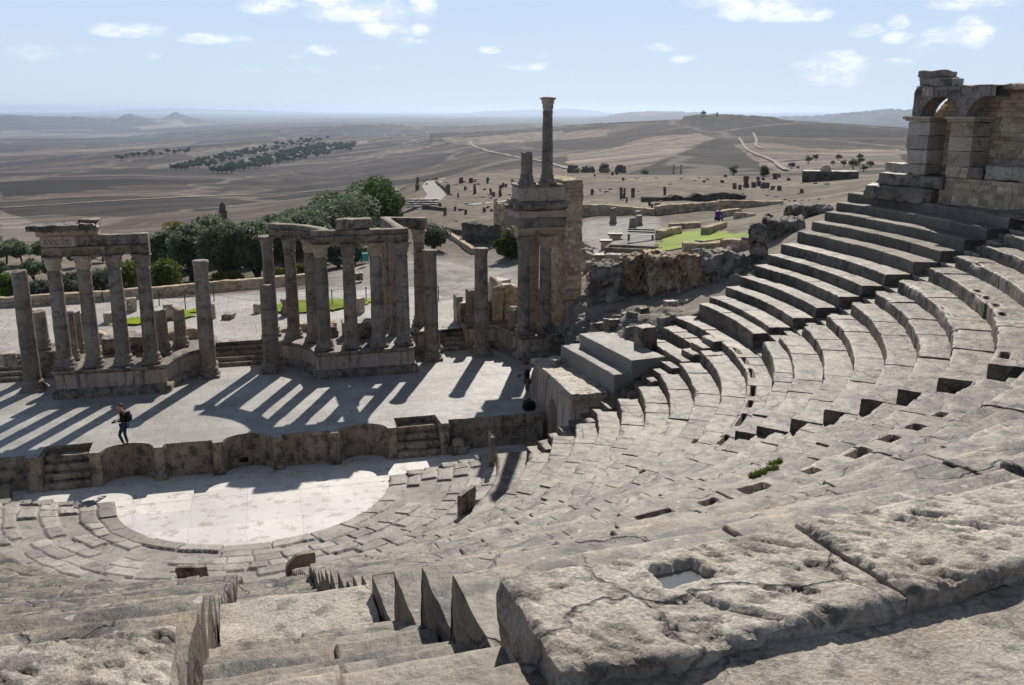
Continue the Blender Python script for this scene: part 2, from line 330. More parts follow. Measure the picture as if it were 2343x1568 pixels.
# ================================================================== seating
LINE = lambda r: 2.55 + .5 * (r - 11.93)
LOW = [10.2, 11.1, 11.93, 12.75, 13.57, 14.38, 15.2, 16.0, 16.83, 17.65]
LZ = [1.55, 2.12, 2.55, 2.96, 3.37, 3.78, 4.19, 4.59, 5.0, 5.33]
UP = [18.45, 19.0, 19.85, 20.65, 21.45, 22.25, 23.05, 24.0, 24.9, 25.7, 26.45, 27.2, 28.02, 28.84, 29.67, 30.5]
UZ = [5.95, 6.18, 6.54, 6.92, 7.32, 7.72, 8.13, 8.60, 9.0, 9.4, 9.78, 10.18, 10.6, 11.0, 11.4, 11.8]
EDGE = LOW + UP; TOP = LZ + UZ
def tier(g, r, z, rn, riser, a0, a1, seed, slots=None, ruin=1.0, seglen=(.9, 1.9), res=None, blocky=1.0, nose=.035):
    rng = np.random.RandomState(seed)
    am = (a0 + a1) / 2
    pts = np.array([[r * math.cos(a), r * math.sin(a), z] for a in np.linspace(a0, a1, 9)])
    if res is None: res = float(np.clip(np.linalg.norm(pts - CAM, axis=1).min() * .0021, .02, .09))
    A = []; B = []; joints = []; a = a0; k = 0; gj = .014 / r
    while a < a1 - 1e-6:
        b = a + rng.uniform(*seglen) / r
        if a1 - b < .5 / r: b = a1
        n = max(2, int((b - a) * r / res)); s = np.concatenate([[a, a + gj], np.linspace(a + gj, b - gj, n + 1)[1:-1], [b - gj, b - 1e-5]])
        A.append(s); B.append(np.full(len(s), k)); j = np.zeros(len(s)); j[0] = j[-1] = 1; joints.append(j); a = b; k += 1
    A = np.concatenate(A); B = np.concatenate(B).astype(int); J = np.concatenate(joints); J[0] = J[-1] = 0
    dz = rng.normal(0, .016, k)[B] * blocky; dr = rng.normal(0, .02, k)[B] * blocky; tt = rng.uniform(.74, 1.18, k)[B] * (1.16 if abs(r - 17.65) < .01 else 1.0); tl = rng.normal(0, .012, k)[B] * blocky
    L = rn - r + .06
    rad = np.concatenate([[nose], [.05, .09], np.arange(.12, L, max(res, .03) if not slots else .055), [L]]); rad = np.unique(np.clip(rad, 0, L))
    zr = np.linspace(-riser - .06, -nose - .03, max(4, int(riser / max(res, .03))))
    off = np.concatenate([np.zeros(len(zr)), [nose * .06, nose * .35], rad]); zz = np.concatenate([zr, [-nose * .85, -nose * .28], np.zeros(len(rad))])
    isT = np.concatenate([np.zeros(len(zr)), [.5, .8], np.ones(len(rad))])
    Rr = r + off[:, None] + dr[None, :] * np.exp(-off[:, None] / .4); Z = z + zz[:, None] + dz[None, :] * isT[:, None] + tl[None, :] * off[:, None] * isT[:, None]
    # chipped noses
    al = A * r
    ch = sstep(fbm(np.stack([al * .9, al * 0 + r, al * 0], -1), 3, 7), .12, .75) * .2 * ruin + sstep(fbm(np.stack([al * 3.1, al * 0 + r, al * 0], -1), 3, 8), .1, .8) * .05 * ruin
    dn = np.hypot(off, zz); wn = np.clip(1 - dn / .2, 0, 1) ** 1.2
    Rr = Rr + wn[:, None] * ch * .8; Z = Z - wn[:, None] * ch * .55 * isT[:, None]
    # open joints
    Z = Z - J * .035 * isT[:, None]; Rr = Rr + J * .035 * (1 - isT[:, None])
    if slots:
        for s0, s1 in slots:
            mk = ((A > s0) & (A < s1))[None, :] & ((off > .13) & (off < (.26 if r < 20 else .31)) & (isT == 1))[:, None]; Z = np.where(mk, z - .5, Z)
    AA = np.repeat(A[None], len(off), 0)
    for aE, sg in ((a0, 1), (a1, -1)):      # broken, uneven block ends
        dE = np.abs(A - aE) * r; nE = fbm(np.stack([off * 2.2 + seed, zz * 2.6, off * 0 + r], -1), 3, 33) * .022 + .006
        AA = AA + sg * np.maximum(nE, -.012)[:, None] * np.exp(-dE / .12)[None] / r
    P = np.stack([Rr * np.cos(AA), Rr * np.sin(AA), Z], -1)
    q = P * 1.0
    nz = fbm(q * 1.3, 4, 21) * .022 + fbm(q * 6.0, 3, 22) * (.013 if res < .05 else .010)
    nr = fbm(q * 2.3 + 5, 4, 23) * .03 + fbm(q * 9.0, 2, 24) * .008
    P[..., 2] += nz * isT[:, None]; rr = (nr * (1 - isT[:, None] * .8))
    P[..., 0] += rr * np.cos(A); P[..., 1] += rr * np.sin(A)
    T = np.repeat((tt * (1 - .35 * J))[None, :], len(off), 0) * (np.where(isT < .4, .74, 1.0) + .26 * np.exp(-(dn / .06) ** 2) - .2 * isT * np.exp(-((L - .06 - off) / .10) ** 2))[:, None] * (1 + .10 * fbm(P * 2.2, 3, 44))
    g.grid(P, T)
    for e in (0, -1):       # end faces
        top = P[len(zr):, e]; nb = 6
        W = np.stack([top * (1 - f) + np.concatenate([top[:, :2], np.full((len(top), 1), z - riser - .06)], 1) * f for f in np.linspace(0, 1, nb)], 1)
        W[:, 1:-1] += np.stack([fbm(W[:, 1:-1] * 4, 4, 5 + i_) for i_ in range(3)], -1) * .02
        g.grid(W, T[0, e])
    return g
def ang(d): return R(d)
S4, S3, S2 = -87.8, -50.4, -15.5; S3b, S2b = -125.2, -160.1
WID = .62      # half width of a flight
cavea = thing('theatre_seating', 'grey stone tiers of curved seat rows rising around the orchestra, cut by radial stairs', 'seating', (0, -20, 0))
def kid(o, par):            # parent without moving
    o.parent = par; o.matrix_parent_inverse = par.matrix_world.inverted() if False else __import__('mathutils').Matrix.Translation(-par.location); return o
seed = 100
NEARC = []
for k in range(len(EDGE)):
    r, z = EDGE[k], TOP[k]; rn = EDGE[k + 1] if k + 1 < len(EDGE) else 31.35; zb = TOP[k - 1] if k else .95; rise = z - zb
    lower = k < len(LOW)
    if lower:
        eR = -math.asin(2.85 / r); eL = -math.pi - eR
        secs = [(S4, None, eR), (None, S4, eL)]
        spans = [(ang(S4) + WID / r, eR), (eL, ang(S4) - WID / r)]
    else:
        yE = 1.2 + (r - 18.64) * .31; eR = math.asin(yE / r); eL = -math.pi - eR
        if r > 27.3: eR = -math.asin(9.0 / r) + 0; eR = min(eR, R(-19.5)); eL = R(-160)
        st = [s for s in (S3, S4, S3b)]
        br = [eL, ang(S2b), ang(S3b), ang(S4), ang(S3), ang(S2), eR]
        if r > 27.3: br = [eL, ang(S3b), ang(S4), ang(S3), eR]
        spans = []
        for i in range(len(br) - 1):
            a = br[i] + (WID / r if i > 0 else 0); b = br[i + 1] - (WID / r if i + 1 < len(br) - 1 else 0); spans.append((a, b))
    for (a, b) in spans:
        seed += 1; g = G(); sl_ = None
        wk = {24: .10, 23: .085, 22: .04}.get(k, 0)
        if wk and abs(a - (ang(S4) + WID / r)) < 1e-6: a = a + wk / r
        am = (a + b) / 2
        if k in (9, 17) and am > -1.6:
            sl_ = []; t = a + .6 / r; rs = np.random.RandomState(seed)
            while t < b - 1.3 / r:
                Ls = rs.uniform(.7, 1.3) if k == 9 else rs.uniform(.25, .6); 
                if rs.rand() < (.85 if k == 9 else .5): sl_.append((t, t + Ls / r))
                t += (Ls + rs.uniform(.35, .9)) / r
        if k == 25 and -math.pi / 2 < am < -.9:      # the big blocks under the viewer are built one by one below
            b_ = b; a = a + 4.2 / r
        if k == 25 and am < -math.pi / 2 and am > -2.2: b = b - 1.3 / r
        right_ = (not lower) and am > R(-20); near_ = k > 20 and abs(am + 1.55) < .75
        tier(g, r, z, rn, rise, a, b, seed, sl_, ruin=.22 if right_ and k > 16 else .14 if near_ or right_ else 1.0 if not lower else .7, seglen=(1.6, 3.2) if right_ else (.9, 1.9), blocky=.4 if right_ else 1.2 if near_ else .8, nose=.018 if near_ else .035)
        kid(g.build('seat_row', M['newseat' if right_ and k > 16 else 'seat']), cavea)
# flights of steps between the wedges (half-height steps)
def flight(phi, k0, k1, w=WID, ruin=.6):
    global seed
    g = G(); a = ang(phi)
    for k in range(k0, k1):
        r, z = EDGE[k], TOP[k]; rn = EDGE[k + 1] if k + 1 < len(EDGE) else 31.4; zb = TOP[k - 1] if k else .95; h = (z - zb) / 2; seed += 1
        lo_ = h * .9 if k > 9 else 0
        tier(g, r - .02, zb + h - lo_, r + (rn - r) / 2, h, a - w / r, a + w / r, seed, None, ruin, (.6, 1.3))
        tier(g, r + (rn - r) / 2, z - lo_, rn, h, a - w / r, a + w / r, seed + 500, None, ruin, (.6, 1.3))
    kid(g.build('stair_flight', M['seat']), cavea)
flight(S4, 0, 10); flight(S4, 10, 20); flight(S4, 22, 24, .7); flight(S4, 24, 26, .82)
g = G(); tier(g, 26.5, 9.42, 27.0, .5, ang(S4) - WID / 26.5, ang(S4) + WID / 26.5, 901, None, .3, (3, 4)); tier(g, 26.98, 9.98, 27.85, .5, ang(S4) - .6 / 27, ang(S4) + .6 / 27, 902, None, .2, (3, 4)); kid(g.build('stair_landing', M['block']), cavea); flight(S3, 10, 26); flight(S2, 10, 22); flight(S3b, 10, 26); flight(S2b, 10, 22)
# core under the seats (closes gaps), top walkway
g = G()
A = np.linspace(R(-200), R(12), 90)
rr = np.array([10.0, 10.2] + [e for e in EDGE[1:]] + [31.4, 31.6, 36.5]); zz = np.array([.4, .6] + [t - .62 for t in TOP[1:]] + [11.05, 11.2, 11.2])
# the core stays under the rows: clipped at the right end
P = np.stack([rr[:, None] * np.cos(A), rr[:, None] * np.sin(A), np.repeat(zz[:, None], len(A), 1)], -1)
lim = np.where(rr < 18, -3.1, 1.0 + (np.maximum(rr, 18.4) - 18.64) * .31)[:, None]
P[..., 1] = np.minimum(P[..., 1], lim); g.grid(P, .7)
kid(g.build('seating_core', M['shade']), cavea)
g = G(); A = np.linspace(R(-150), R(-24), 240); rr = np.concatenate([np.linspace(31.28, 32.6, 30), np.linspace(32.8, 37, 12)])
P = np.stack([rr[:, None] * np.cos(A), rr[:, None] * np.sin(A), np.full((len(rr), len(A)), 11.70)], -1)
P[..., 2] += fbm(P * 1.1, 5, 3) * .05 + fbm(P * 5.0, 3, 4) * .015
g.grid(P); kid(g.build('top_walkway', M['block']), cavea)
# lowest walkway in front of the first row, and the step that carries the parapet slabs
g = G(); A = np.linspace(R(-176), R(-4), 300); rr = np.linspace(9.0, 10.3, 16)
P = np.stack([rr[:, None] * np.cos(A), rr[:, None] * np.sin(A), np.full((16, 300), .9)], -1); P[..., 2] += fbm(P * 1.5, 4, 9) * .02; P[0, :, 2] = .5
P[..., 1] = np.minimum(P[..., 1], -1.0)
g.grid(P); kid(g.build('lower_walkway', M['seat']), cavea)
# straight flight along the right analemma wall, and the short rows beyond it
g = G()
for i in range(18):
    x0 = 10.05 + .415 * i; zt = 1.15 + .232 * (i + 1)
    box2(g, x0, x0 + .47, -2.82, -1.75, zt - .75, zt, res=.09, amp=.012, rnd=.025, seed=i, tint=random.Random(i).uniform(.85, 1.1), chip=.05)
kid(g.build('side_stair', M['seat']), cavea)
for k in range(5, 9):
    g = G(); r, z = EDGE[k], TOP[k]; a0 = -math.asin(1.7 / r); yE = .35 + (r - 14.4) * .45; a1 = math.asin(yE / r); seed += 1
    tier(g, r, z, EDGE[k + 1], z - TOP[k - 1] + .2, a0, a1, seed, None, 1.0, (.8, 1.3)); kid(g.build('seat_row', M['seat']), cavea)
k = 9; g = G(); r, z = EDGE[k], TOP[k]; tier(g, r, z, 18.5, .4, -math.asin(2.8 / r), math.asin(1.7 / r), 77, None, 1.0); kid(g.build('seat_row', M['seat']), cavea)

# the big weathered blocks beside the stair, nearest the viewer
def bigblock(r, z, rn, a0, a1, drop, seed, slot=None, res=.016, back=.12):
    """one long seat block with a pitted top, its front, its end and its back face"""
    g = G(); arc = (a1 - a0) * r; nu = int(arc / res); nv = int((rn - r) / res)
    u = np.linspace(0, 1, nu); v = np.linspace(0, 1, nv); U, V = np.meshgrid(u, v, indexing='ij')
    edge = fbm(np.stack([u * arc * 2.3, u * 0 + seed, u * 0], -1), 4, seed) * .02
    edge2 = fbm(np.stack([u * arc * 2.0, u * 0 + seed + 9, u * 0], -1), 5, seed + 1) * .07
    A = a0 + (a1 - a0) * U; rad = r + edge[:, None] * (1 - V) + ((rn - r) + edge2[:, None]) * V
    e0 = fbm(np.stack([v * 3, v * 0 + seed, v * 0], -1), 4, seed + 2) * .012; A = A + (e0[None, :] * (1 - U) ** 6) / r
    P = np.stack([rad * np.cos(A), rad * np.sin(A), np.full_like(U, z)], -1)
    q = np.stack([U * arc, V * (rn - r), U * 0 + seed], -1)
    h = fbm(q * np.array([1.6, 2.5, 1]), 4, seed + 3) * .014
    qs = q @ np.array([[.8, -.6, 0], [.6, .8, 0], [0, 0, 1]]); wq_ = fbm(q * 3, 2, seed)[..., None] * .7
    p1_ = fbm(qs * np.array([8.0, 21.0, 1]) + wq_, 4, seed + 4); h -= sstep(p1_, .2, .3) * .014
    p2_ = fbm(qs * np.array([3.6, 9.0, 1]) + wq_ + 3, 4, seed + 14); h -= sstep(p2_, .34, .42) * .024
    p3_ = fbm(qs * np.array([24, 46, 1]), 3, seed + 5); h += p3_ * .007 - sstep(p3_, .25, .4) * .006
    tn_ = 1.08 - .34 * sstep(p1_, .12, .34) - .25 * sstep(p2_, .3, .46) + .22 * sstep(fbm(q * 2.1 + 7, 4, seed + 21), .05, .4)
    ed = np.minimum.reduce([V * (rn - r), (1 - V) * (rn - r), U * arc, (1 - U) * arc]); h -= .025 * np.clip(1 - ed / .045, 0, 1) ** 2
    if slot:
        x0, x1, y0, y1 = slot; uu = U * arc; vv = V * (rn - r); wob = fbm(q * 7, 3, seed + 6) * .03
        ins = sstep(np.minimum.reduce([uu + wob - x0, x1 - uu - wob, vv + wob - y0, y1 - vv + wob]), 0, .03); h -= ins * .075
    P[..., 2] += h; g.grid(P, tn_)
    tn = 1.0
    for edgeP, zb in ((P[:, 0], z - drop), (P[:, -1], z - back), (P[0, :], z - drop), (P[-1, :], z - drop)):
        nb = max(6, int((edgeP[0, 2] - zb) / .03)); f = np.linspace(0, 1, nb)[None, :, None]
        W = edgeP[:, None] * (1 - f) + np.concatenate([edgeP[:, :2], np.full((len(edgeP), 1), zb)], 1)[:, None] * f
        dd = np.stack([fbm(W * 3.1, 4, 51 + i) for i in range(3)], -1) * .05 * np.minimum(1, f * 6); W = W + dd
        g.grid(W, .92)
    return g
KB = dict(lo=.42)
a_of = lambda x, r: -math.acos(x / r) if False else -math.pi / 2 + math.asin(x / r)
r = 30.5
b1 = bigblock(r, 11.8, 31.32, a_of(1.95, r), a_of(3.56, r), .55, 3, (.66, .95, .14, .36))
o = kid(b1.build('seat_block', M['block']), cavea); tag(o, 'pitted seat block beside the stair with a puddle in its cut slot')
o = kid(bigblock(r + .02, 11.83, 31.34, a_of(3.565, r), a_of(4.62, r), .5, 5).build('seat_block', M['block']), cavea)
o = kid(bigblock(r, 11.8, 31.3, a_of(4.66, r), a_of(6.3, r), .5, 8, res=.03).build('seat_block', M['block']), cavea)
o = kid(bigblock(r, 11.8, 31.35, a_of(-.55, r), a_of(.52, r), .5, 12).build('seat_block', M['block']), cavea)
# puddle in the slot
m, n = newmat('puddle_water'); n.out((.16, .16, .16), .06, n.bump(n.noise(n.coords(), 9, 3), .05, .01), .5); M['water'] = m
ua = a_of(1.95, r) + .80 / r; g = G(); rbox(g, (30.75 * math.cos(ua), 30.75 * math.sin(ua), 11.735), (.34, .28, .012), ua + math.pi / 2, res=.2, amp=0, rnd=0)
tag(g.build('puddle', M['water']), 'shiny rainwater puddle in the cut slot of the foreground block', 'puddle')

# ================================================================== orchestra
g = G(); A = np.linspace(0, 2 * math.pi, 96, endpoint=False); rr = np.linspace(.0, 5.1, 30)
P = np.stack([rr[:, None] * np.cos(A), rr[:, None] * np.sin(A), np.full((30, 96), -.005)], -1); P[..., 1] = np.minimum(P[..., 1], -.38); g.grid(P, closed=True)
X, Y = np.meshgrid(np.linspace(-13.5, 12.6, 80), np.linspace(-.45, 4.0, 24), indexing='ij'); g.grid(np.stack([X, Y, X * 0], -1))
tag(g.build('orchestra_floor', M['orch']), kind='structure')
# the ring of broken flags
def ring():
    nr, na = 92, 760; A = np.linspace(R(-179), R(-1), na); rr = np.linspace(4.93, 9.02, nr); Rr, AA = np.meshgrid(rr, A, indexing='ij')
    rng = np.random.RandomState(5); rows = [4.9, 5.6, 6.15, 6.8, 7.4, 8.0, 8.5, 9.1]; cid = np.zeros_like(Rr); edge = np.full_like(Rr, 9.0); pres = np.ones_like(Rr); tint = np.ones_like(Rr); base = np.zeros_like(Rr)
    wob = fbm(np.stack([Rr * 1.4, AA * 9, AA * 0], -1), 4, 3) * .12; R2 = Rr + wob; A2 = AA + fbm(np.stack([Rr * 1.3, AA * 8, AA * 0 + 4], -1), 4, 5) * .12 / Rr
    for i in range(len(rows) - 1):
        mk = (R2 >= rows[i]) & (R2 < rows[i + 1]); rm = (rows[i] + rows[i + 1]) / 2
        c = [-math.pi - .2]
        while c[-1] < .2: c.append(c[-1] + (rng.uniform(1.1, 1.6) if i == 0 else rng.uniform(.55, 1.3)) / rm)
        c = np.array(c); j = np.clip(np.searchsorted(c, A2[mk], side='right') - 1, 0, len(c) - 2)
        hh = rng.normal(.0, .014, len(c)); pp = (rng.rand(len(c)) > (.0 if i == 0 else .3)).astype(float); tt = rng.uniform(.74, 1.3, len(c))
        e = np.minimum(np.minimum(A2[mk] - c[j], c[j + 1] - A2[mk]) * rm, np.minimum(R2[mk] - rows[i], rows[i + 1] - R2[mk]))
        pres[mk] = pp[j]; tint[mk] = tt[j]; edge[mk] = e; base[mk] = hh[j]
    lvl = .06 + (Rr - 4.95) / 4.05 * .54
    lift = sstep(edge, .0, .05) * pres
    Z = lvl + lift * (.075 + base) + fbm(np.stack([Rr * 2, AA * 14, AA * 0], -1), 4, 8) * .012
    Z = np.where(Rr < 4.97, .0, Z)
    T = np.where(pres > .5, tint * (.72 + .28 * sstep(edge, 0, .05)), .93)
    P = np.stack([Rr * np.cos(AA), Rr * np.sin(AA), Z], -1); P[..., 1] = np.minimum(P[..., 1], -.45 - .12 * (np.sin(Rr * 5.3) > 0))
    g = G(); g.grid(P, T)
    # stepped edge against the parodos
    for s in (1, -1):
        for i in range(6):
            x0 = 4.95 + i * .68; lv = .06 + (x0 - 4.9) / 4.05 * .54 + .09
            box2(g, s * x0 if s > 0 else -x0 - .66, s * x0 + .66 if s > 0 else -x0, -.62, -.28 + .1 * (i % 2), 0, lv, res=.12, amp=.012, rnd=.03, seed=i + 40, tint=.8 + .07 * (i % 4))
    tag(g.build('orchestra_paving', M['ring']), kind='structure')
ring()
# parapet slabs still standing round the orchestra
slabs = [((442, 1355), .9, .85, .17, 0.0, 'short square dark slab left of the central stair foot'), ((690, 1328), .85, .9, .17, 0.0, 'dark slab with a broken slanted corner right of the central stair foot'),
         ((1068, 1180), 1.05, .98, .18, 0, 'long upright parapet slab standing alone beside the curved paving'), ((1125, 1063), .75, 1.3, .2, 0, 'tall thin upright slab at the end of the curved paving by the stage')]
for i, (p, L, H, T_, dr, lab) in enumerate(slabs):
    q = at_z(*p, .6); a = math.atan2(q[1], q[0]); g = G()
    rbox(g, (0, 0, 0), (T_, L, H), 0, res=.05, amp=.02, rnd=.03, seed=i * 7 + 3, chip=.14)
    if i == 1:
        V = g.V
        for W in V: W[:, 2] = np.minimum(W[:, 2], H + .02 + np.minimum(0, (-(W[:, 1]) + .15) * -1.0 * -1 if False else (W[:, 1] + .1) * 1.0))
    o = g.build('parapet_slab', M['shade']); o.location = (q[0], q[1], .55); o.rotation_euler = (0, 0, a)
    tag(o, lab, 'stone slab', None, None)

# ================================================================== stage front (pulpitum)
stage = thing('stage_platform', 'raised stone stage with a front wall of curved and square niches and small stairs', 'stage', (0, 6, 0))
ST = 1.35
def fpath():
    pts = []
    def rect(a, b, y, n=2): pts.extend([(a, y), (b, y)])
    def niche(a, b, y, d):
        c = (a + b) / 2; h = (b - a) / 2
        for t in np.linspace(math.pi, 0, 25): pts.append((c + h * math.cos(t), y + d * math.sin(t)))
    yf = 1.78; yr = 2.12
    pts.append((-14, yr)); pts.append((-8.25, yr)); rect(-8.25, -7.75, yf); rect(-7.75, -6.05, 3.0)          # pier, stair well
    rect(-6.05, -5.66, yf); niche(-5.66, -3.76, yf + .02, .78); rect(-3.76, -3.4, yf); rect(-3.4, -1.62, yr); rect(-1.62, -1.25, yf)
    niche(-1.25, .66, yf + .02, .8); rect(.66, 1.03, yf); rect(1.03, 2.86, yr); rect(2.86, 3.24, yf); niche(3.24, 5.2, yf + .02, .8)
    rect(5.2, 5.56, yf); rect(5.56, 7.36, 3.0); rect(7.36, 7.74, yf); pts.append((7.74, yr + .1)); pts.append((11.75, yr + .1))
    return pts
fp = fpath(); dense = []
for a, b in zip(fp[:-1], fp[1:]):
    a = np.array(a); b = np.array(b); n_ = max(1, int(np.linalg.norm(b - a) / .09))
    for k in range(n_): dense.append(a + (b - a) * k / n_)
dense.append(np.array(fp[-1])); D = np.array(dense)
T = np.gradient(D, axis=0); T /= np.maximum(np.linalg.norm(T, axis=1, keepdims=True), 1e-6); Nn = np.stack([T[:, 1], -T[:, 0]], 1)
prof = [(.05, 0), (.05, .1), (.03, .16), (0, .2)] + [(0, z) for z in np.linspace(.27, ST - .2, 11)] + [(.02, ST - .17), (.045, ST - .12), (.05, ST - .02), (.03, ST + .006)]
P = np.stack([np.concatenate([D + Nn * o, np.full((len(D), 1), z)], 1) for o, z in prof], 1)
P += np.stack([fbm(P * 2.6, 4, 61 + i) for i in range(3)], -1) * .022
g = G(); g.grid(P); kid(g.build('front_wall', M['shade']), stage)
# floor sheet: follows the wall line at the front
xs = np.arange(-13.9, 11.74, .05); yf_ = np.interp(xs, D[:, 0], D[:, 1]); o_ = np.argsort(D[:, 0], kind='stable'); yf_ = np.interp(xs, D[o_, 0], D[o_, 1])
f = np.concatenate([np.linspace(0, .12, 12), np.linspace(.13, 1, 30)]); F0 = np.stack([xs, yf_ - .04, np.full(len(xs), ST)], 1)[:, None]; F1 = np.stack([xs, np.full(len(xs), 16.0), np.full(len(xs), ST)], 1)[:, None]
W = F0 * (1 - f[None, :, None]) + F1 * f[None, :, None]; W[..., 2] += fbm(W * .9, 3, 6) * .012
g = G(); g.grid(W); box2(g, 11.7, 24, 2.3, 16, ST - .5, ST - .003, res=1, amp=0, rnd=0); kid(g.build('stage_floor', M['stage']), stage)
for (x0, x1) in ((-7.73, -6.07), (5.58, 7.34)):
    g = G()
    for i in range(4):
        y0 = 1.72 + .27 * i; box2(g, x0, x1, y0, 3.05, .27 * i if i else 0, .27 * (i + 1), res=.1, amp=.012, rnd=.025, seed=i + int(x1 * 3), chip=.05, skip='u')
    kid(g.build('stage_steps', M['shade']), stage)
g = G(); box2(g, -.75, -.35, 2.53, 2.62, .16, .34, res=.1, amp=.01, rnd=.02); kid(g.build('drain_opening', M['void']), stage)
# backstage terrace behind the facade
g = G(); X, Y = np.meshgrid(np.linspace(-24, 18, 120), np.linspace(14.3, 27, 60), indexing='ij'); P = np.stack([X, Y, np.full_like(X, 2.36)], -1); P[..., 2] += fbm(P * .8, 4, 2) * .03
m = stone('pale_terrace_flags', (.36, .335, .30), (.46, .43, .395), damt=.5, dlo=.54, dhi=.76, specks=.3, s1=.35, s2=1.4, s3=9, rough=.75, bump=.5, joints=(1.1, .7, .02)); M['terrace'] = m
g.grid(P); kid(g.build('back_terrace', m), stage)
# loose carved stones in front of the stage wall
def loose(name, lab, c, size, rot, seed, mat='shade', cat='stone block', taper=1.0, chip=.1, group=None, res=.07, tilt=(0, 0)):
    g = G(); rbox(g, (0, 0, 0), size, 0, res=res, amp=.018, rnd=.03, seed=seed, chip=chip, taper=taper, tilt=tilt); o = g.build(name, M[mat]); o.location = c; o.rotation_euler = (0, 0, rot)
    return tag(o, lab, cat, group)
loose('stone_block', 'low rectangular block in front of the stage wall at the left edge', (-9.2, 1.3, 0), (.9, .55, .5), .05, 3)
g = G(); box2(g, -.45, .3, -.22, .22, 0, .34, res=.06, amp=.015, rnd=.03, seed=5, chip=.08); box2(g, -.42, .12, -.2, .2, .34, .66, res=.06, amp=.02, rnd=.1, seed=6, chip=.16)
o = g.build('carved_fragment', M['shade']); o.location = (8.2, 1.75, 0); o.rotation_euler = (0, 0, .1); tag(o, 'rounded carved moulding fragment lying right of the stage stair', 'stone fragment')
ped = thing('inscribed_pedestal', 'squat stone pedestal standing against the vaulted passage, a black bag behind its top', 'pedestal', (11.42, 1.92, 0))
g = G(); box2(g, -.42, .42, -.36, .36, 0, .3, res=.07, amp=.015, rnd=.03, seed=1); g.build('base', M['shade'], ped)
g = G(); box2(g, -.32, .32, -.27, .27, .3, 1.42, res=.07, amp=.02, rnd=.03, seed=2, chip=.12); g.build('die', M['shade'], ped)

# ================================================================== vaulted passage on the right
vp = thing('vaulted_passage', 'stone parodos passage with an arched doorway and a flat slab roof beside the stage', 'building', (12.6, 1.4, 0))
WX = 11.98
def archwall():
    y0, y1, H = -1.35, 4.0, 3.02; ny, nz = 110, 62
    Y, Z = np.meshgrid(np.linspace(y0, y1, ny), np.linspace(0, H, nz), indexing='ij')
    dy = 1.05; yc = 1.45 - .35; half = .62; spring = 1.62
    # keep cells outside of the arch opening
    X = WX + fbm(np.stack([Y * 0, Y, Z], -1) * 1.8, 4, 4) * .02
    d = np.where(Z < spring, np.abs(Y - yc) - half, np.hypot(Y - yc, Z - spring) - half)
    # snap vertices near the arc
    ins = d < 0
    yy = Y.copy(); zz = Z.copy()
    near = (d < 0) & (d > -.06)
    sc = np.where(Z < spring, 1, 1); 
    vx = Y - yc; vz = np.where(Z < spring, 0, Z - spring); ln = np.maximum(np.hypot(vx, vz), 1e-6)
    yy = np.where(near, yc + vx / ln * half, yy); zz = np.where(near & (Z >= spring), spring + vz / ln * half, zz)
    P = np.stack([X, yy, zz], -1).reshape(-1, 3); idx = np.arange(ny * nz).reshape(ny, nz)
    q = np.stack([idx[:-1, :-1], idx[1:, :-1], idx[1:, 1:], idx[:-1, 1:]], -1).reshape(-1, 4)
    bad = (d < -.06).reshape(-1)[q].any(1); g = G(); g.add(P, q[~bad])
    kid(g.build('wall', M['plaster']), vp)
    t = np.concatenate([[(yc - half, 0.)], [(yc - half * math.cos(a), spring + half * math.sin(a)) for a in np.linspace(0, math.pi, 21)], [(yc + half, 0.)]])
    S = np.stack([np.stack([np.full(len(t), WX + dx), t[:, 0], t[:, 1]], 1) for dx in np.linspace(-.01, .55, 6)], 0); S += fbm(S * 2, 3, 3)[..., None] * .015
    g = G(); g.grid(S); kid(g.build('arch_jamb', M['plaster']), vp)
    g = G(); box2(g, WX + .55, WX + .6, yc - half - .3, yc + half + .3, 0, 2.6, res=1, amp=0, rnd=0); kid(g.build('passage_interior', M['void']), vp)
    g = G(); box2(g, WX + .02, 13.3, -1.34, -1.0, .2, 3.02, res=.15, amp=.015, rnd=.02); kid(g.build('end_wall', M['plaster']), vp); g = G(); box2(g, WX + .02, 13.3, 3.8, 3.99, .0, 3.02, res=.15, amp=.015, rnd=.02); kid(g.build('end_wall', M['plaster']), vp)
    g = G(); rbox(g, (12.62, 1.28, 3.0), (1.5, 5.75, .27), 0, res=.07, amp=.03, rnd=.04, seed=4, chip=.14); kid(g.build('roof_slab', M['block']), vp)
archwall()
loose('stone_block', 'small squared block lying on the roof slab of the vaulted passage', (12.62, 2.7, 3.27), (.5, .34, .27), .5, 8, 'block', res=.05)
def slab(a, b, depth, z0, z1, lab, seed, name='stone_step'):
    a = np.array(a); b = np.array(b); d = b - a; L = np.linalg.norm(d); nrm = np.array([d[1], -d[0]]) / L
    if nrm[0] < 0: nrm = -nrm
    c = (a + b) / 2 + nrm * depth / 2; g = G(); rbox(g, (0, 0, 0), (L, depth, z1 - z0), 0, res=.12, amp=.01, rnd=.02, seed=seed, chip=.03)
    o = g.build(name, M['concrete']); o.location = (c[0], c[1], z0); o.rotation_euler = (0, 0, math.atan2(d[1], d[0])); tag(o, lab, 'stone step')
slab((13.55, -1.72), (12.98, 3.3), .95, 2.3, 3.97, 'long grey straight seat slab, lower of two beside the vaulted passage roof', 31)
slab((14.25, -1.72), (13.72, 3.0), 1.5, 2.6, 4.5, 'long grey straight seat slab, upper of two beside the vaulted passage roof', 32)
